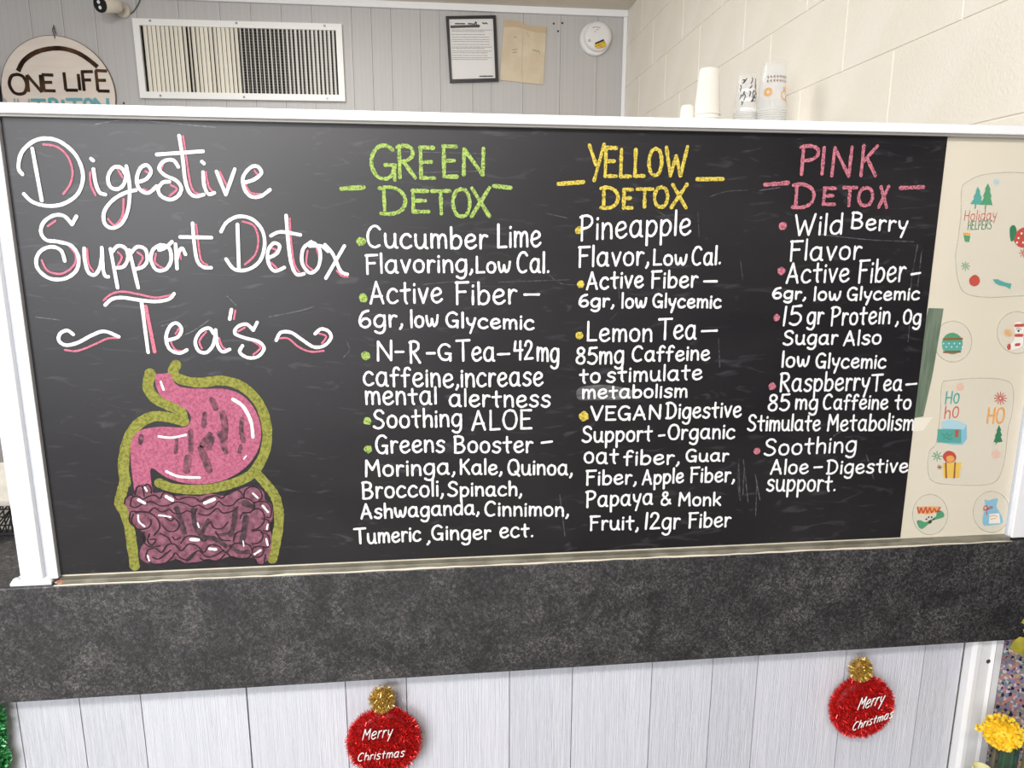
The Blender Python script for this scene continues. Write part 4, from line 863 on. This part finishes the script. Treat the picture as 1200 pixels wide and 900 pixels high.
O1 = Reg(395, 790, 8.182); O2 = Reg(955, 755, 7.2)
ornament((450, 868.5), 45.5, (448, 819), 15.5, 'red tinsel bauble with gold tinsel cap hanging mid-wall near the plank joint', [('Merry', O1, 238, 520, 634, 600, 530), ('Christmas', O1, 195, 640, 835, 788, 762)], 21)
ornament((1009.5, 828), 44, (1008.5, 784), 15, 'red tinsel bauble with gold tinsel cap hanging beside the white casing', [('Merry', O2, 355, 568, 556, 505, 455), ('Christmas', O2, 312, 650, 730, 618, 662)], 22)

# ------------------------------------------------------------------ lower right corner: mosaic, flower, leaves
YM = YW-.004
q = unproj(1183, 757, YM)
t = thing('mosaic_column', 'multicoloured speckled mosaic column at the end of the half wall', 'column', (1.12, YM+.04, 0))
MB().box(XR+.0005, 1.299, YM, YM+.020, 0, ZF-.001).build('core', mat('mosaic_grout', (150, 140, 150), .6), t)
rr = random.Random(31)
cols = [mat('tess_%s' % k, c, .25) for k, c in (('navy', (48, 50, 78)), ('lilac', (156, 134, 178)), ('pearl', (214, 206, 206)), ('rose', (206, 140, 130)), ('aqua', (120, 150, 160)), ('sand', (190, 172, 140)))]
for ci, cm in enumerate(cols):
    mb = MB()
    for k in range(420):
        x = rr.uniform(XR+.002, 1.24); z = rr.uniform(ZF-.34, ZF-.004); s = rr.uniform(.0022, .0048); n = 5; a0 = rr.uniform(0, 6); yy = YM-rr.uniform(.0005, .003)
        ps = [(x+s*math.cos(a0+2*math.pi*j/n)*rr.uniform(.6, 1.1), z+s*math.sin(a0+2*math.pi*j/n)*rr.uniform(.6, 1.1)) for j in range(n)]; mb.prism(ps, yy, YM)
    mb.build('tesserae', cm, t)['kind'] = 'stuff'
# yellow flower, on a small plant stand
YFL = .985
fc_ = unproj(1175, 858, YFL); fr_ = 25.5/F*YFL; ZS = fc_.z-.16
st_ = thing('plant_stand', 'small white plant stand below the yellow flower at the end of the half wall', 'stand', (1.06, .985, 0))
MB().box(.955, 1.17, .925, 1.045, ZS-.02, ZS, .003).build('stand_top', WHITE_D, st_)
for lx in (.967, 1.158):
    for ly in (.937, 1.033): MB().box(lx-.009, lx+.009, ly-.009, ly+.009, 0, ZS-.02, .002).build('leg', WHITE_D, st_)
t = thing('yellow_flower', 'bright yellow ruffled flower head on a thick dark green stem', 'flower', (fc_.x, YFL, ZS))
YEL = mat('petal_yellow', (255, 226, 74), .55, col2=(254, 212, 50), scale=120)
mb = MB(); mb.lathe((fc_.x, fc_.y, fc_.z-fr_*.1), [(0, -.024), (.018, -.02), (.026, -.004), (.024, .012), (.012, .022), (0, .024)], 20); head = mb.build('flower_core', mat('flower_core_gold', (252, 206, 40), .6), t, True)
rr = random.Random(41); mb = MB()
for k in range(420):
    d = Vector((rr.gauss(0, 1), rr.gauss(0, 1), rr.gauss(0, 1))).normalized()
    p = fc_+Vector((d.x*fr_*.82, d.y*.024, d.z*fr_*.78)); s = d.orthogonal().normalized(); s.rotate(Matrix.Rotation(rr.uniform(0, 6.28), 3, d)); b_ = d.cross(s); w_ = .0032; l_ = rr.uniform(.005, .009)
    mb.add([p-s*w_*.6, p+s*w_*.6, p+d*l_*.7+s*w_+b_*.001, p+d*l_+b_*.002, p+d*l_*.7-s*w_+b_*.001], [(0, 1, 2, 3, 4)])
e_ = unproj(1147, 853, YFL)
for k in range(24):
    d = Vector((rr.gauss(0, 1), rr.gauss(0, 1), rr.gauss(0, 1))).normalized(); p = e_+d*.002; s = d.orthogonal().normalized()*.003
    mb.add([p-s, p+s, p+d*.005+s*.6, p+d*.005-s*.6], [(0, 1, 2, 3)])
mb.build('petals', YEL, head)['kind'] = 'stuff'
sx = unproj(1181, 890, YFL).x
mb = MB(); prof = []; n = 24
zz0, zz1 = ZS+.0005, fc_.z-.022
vs = []
for z in (zz0, (zz0+zz1)/2, zz1):
    for k in range(n): r_ = .0135+(.0012 if k % 2 else 0); vs.append((sx+r_*math.cos(2*math.pi*k/n), YFL+r_*math.sin(2*math.pi*k/n), z))
mb.add(vs, [(i*n+k, i*n+(k+1) % n, (i+1)*n+(k+1) % n, (i+1)*n+k) for i in range(2) for k in range(n)]+[tuple(range(n))]); mb.build('stem', mat('stem_green', (52, 82, 62), .5, col2=(40, 66, 52), scale=60), t)
sx2 = unproj(1164.5, 890, YFL+.01).x
MB().tube([(sx2, YFL+.012, zz0), (sx2+.002, YFL+.012, fc_.z-.03)], .004, 10).build('stalk', mat('stalk_brown', (86, 80, 62), .6), t, True)
tp_ = unproj(1148, 897, YFL+.01)
mb = MB(); hc = tp_.z-ZS-.0005; mb.lathe((tp_.x, YFL+.004, ZS+.0005), [(0, 0), (.012, 0), (.0145, hc*.5), (.0155, hc-.007), (.016, hc), (.0135, hc), (.013, hc-.015), (0, hc-.017)], 24)
tag(mb.build('pale_cup', mat('pale_yellow_glaze', (226, 222, 168), .4), None, True), 'pale yellow cup rim just below the yellow flower', 'cup')
# leafy sprig
YE = .985
t = thing('leaf_sprig', 'olive yellow leaf sprig reaching in at the end of the counter', 'leaves', (unproj(1215, 780, YE).x, YE, ZS))
LF = mat('leaf_olive', (176, 164, 62), .5, col2=(150, 146, 58), scale=40)
def leaf(ps, nm, dy):
    P = [unproj(a, b, YE) for a, b in ps]; cxl = sum(p.x for p in P)/len(P); czl = sum(p.z for p in P)/len(P); mb = MB()
    n = len(P); top = [(p.x, YE+dy+.004*((i % 3)-1)*.4, p.z) for i, p in enumerate(P)]+[(cxl, YE+dy-.005, czl)]
    bot = [(p[0], p[1]+.0008, p[2]) for p in top]
    mb.add(top+bot, [(i, (i+1) % n, n) for i in range(n)]+[((i+1) % n+n+1, i+n+1, 2*n+1) for i in range(n)]); mb.build(nm, LF, t, True)
leaf([(1183, 757), (1190, 750), (1196, 747), (1206, 748), (1214, 755), (1212, 764), (1203, 768), (1192, 766), (1186, 762)], 'leaf', 0)
leaf([(1194, 728), (1198, 724), (1206, 722), (1216, 726), (1212, 733), (1202, 732)], 'leaf', -.004)
leaf([(1197, 737), (1202, 735), (1212, 738), (1208, 744), (1200, 743)], 'leaf', -.002)
MB().tube([(unproj(1215, 800, YE).x, YE+.002, ZS+.0005)]+[tuple(unproj(a, b, YE+.002)) for a, b in ((1215, 800), (1213, 770), (1214, 745), (1215, 722))], [.0026, .0022, .002, .0016, .001], 8).build('stem', mat('sprig_stem', (120, 116, 60), .6), t, True)

# ------------------------------------------------------------------ lower left corner: green tinsel garland
rr = random.Random(51); YGD = YW-.02; mb = MB(); spine = [unproj(a, b, YGD) for a, b in ((-12, 822), (-6, 840), (-4, 858), (-6, 872), (-1, 886), (0, 902), (-3, 930), (-6, 960))]
P = [Vector(p) for p in cr([tuple(p) for p in spine], 12)]
t = thing('tinsel_garland', 'green tinsel garland hanging down the white panelling', 'garland', tuple(P[-1]))
core = MB().tube([tuple(p) for p in P], .0015, 6).build('wire', mat('garland_wire', (40, 70, 50), .5), t)
for i in range(len(P)):
    for k in range(44):
        a = rr.uniform(0, 6.28); d = Vector((math.cos(a), .6*math.sin(a), rr.gauss(0, .35))).normalized(); 
        sN = d.orthogonal().normalized()*.0008; L_ = rr.uniform(.009, .0175)*(1.0 if (i//9) % 2 else .75); e = P[i]+d*L_
        if e.y > YW-.001: e.y = YW-.001
        mb.add([P[i]-sN, P[i]+sN, e+sN, e-sN], [(0, 1, 2, 3)])
mb.build('tinsel', mat('tinsel_green', (28, 130, 62), .3, .7, col2=(120, 210, 140), scale=240), core)['kind'] = 'stuff'

# ------------------------------------------------------------------ basket on the counter behind the post
d = FWD+RGT*((8-600)/F)-UPV*((628-450)/F); tt = (ZT-H)/d.z; bq = Vector((0, 0, H))+d*tt
YK2 = bq.y+.0; bx1 = unproj(20, 610, YK2).x
t = thing('wire_basket', 'black wire mesh basket on the counter behind the white post', 'basket', (bx1-.08, YK2+.07, ZT+.0008))
BLK = mat('black_wire', (26, 25, 26), .4); hb = .058
x0_, x1_, y0_, y1_ = bx1-.17, bx1, YK2, YK2+.14
def ring(z, r): return MB().tube([(x0_, y0_, z), (x1_, y0_, z), (x1_, y1_, z), (x0_, y1_, z), (x0_, y0_, z)], r, 6)
ring(ZT+.004, .0026).build('base_wire', BLK, t); ring(ZT+hb, .0026).build('rim_wire', mat('rim_grey', (170, 166, 160), .4), t)
MB().box(x0_, x1_, y0_, y1_, ZT+.001, ZT+.0025).build('bottom', BLK, t)
mb = MB()
for s in (0, 1):
    for k in range(-6, 22):
        a, b = (x0_+.01*k, x0_+.01*k+.05*(1 if s else -1)+(0 if s else .05))
        def cl(x): return min(max(x, x0_), x1_)
        mb.tube([(cl(a), y0_, ZT+.004), (cl(b), y0_, ZT+hb)], .0013, 4)
        mb.tube([(x1_, y0_+(cl(a)-x0_)*.82, ZT+.004), (x1_, y0_+(cl(b)-x0_)*.82, ZT+hb)], .0013, 4)
for z in (.02, .036, .05): mb.tube([(x0_, y0_, ZT+z), (x1_, y0_, ZT+z), (x1_, y1_, ZT+z)], .0016, 4)
mb.build('mesh_sides', BLK, t)['kind'] = 'stuff'
PKT = mat('packet_white', (214, 208, 196), .5, col2=(196, 190, 178), scale=30)
for i, (dx, dy, w_, h_, tl) in enumerate(((-.030, .02, .020, .125, .03), (-.055, .03, .022, .135, -.05), (-.082, .025, .02, .11, .04), (-.018, .06, .014, .10, .02))):
    a = x1_+dx; mb = MB(); z = ZT+.004
    n = 6; vs = []
    for k in range(n+1):
        u = k/n; off = tl*u*h_; th = .004*(1-.6*abs(2*u-1)**3)
        vs += [(a-w_/2+off, y0_+dy, z+h_*u), (a+w_/2+off, y0_+dy, z+h_*u), (a+w_/2+off, y0_+dy+th, z+h_*u), (a-w_/2+off, y0_+dy+th, z+h_*u)]
    fs = [(4*k+j, 4*k+(j+1) % 4, 4*k+4+(j+1) % 4, 4*k+4+j) for k in range(n) for j in range(4)]+[(0, 1, 2, 3), (4*n+3, 4*n+2, 4*n+1, 4*n)]
    mb.add(vs, fs); tag(mb.build('packet', PKT), 'off-white paper packet standing upright in the black wire basket', 'packet', 'packets in the wire basket')
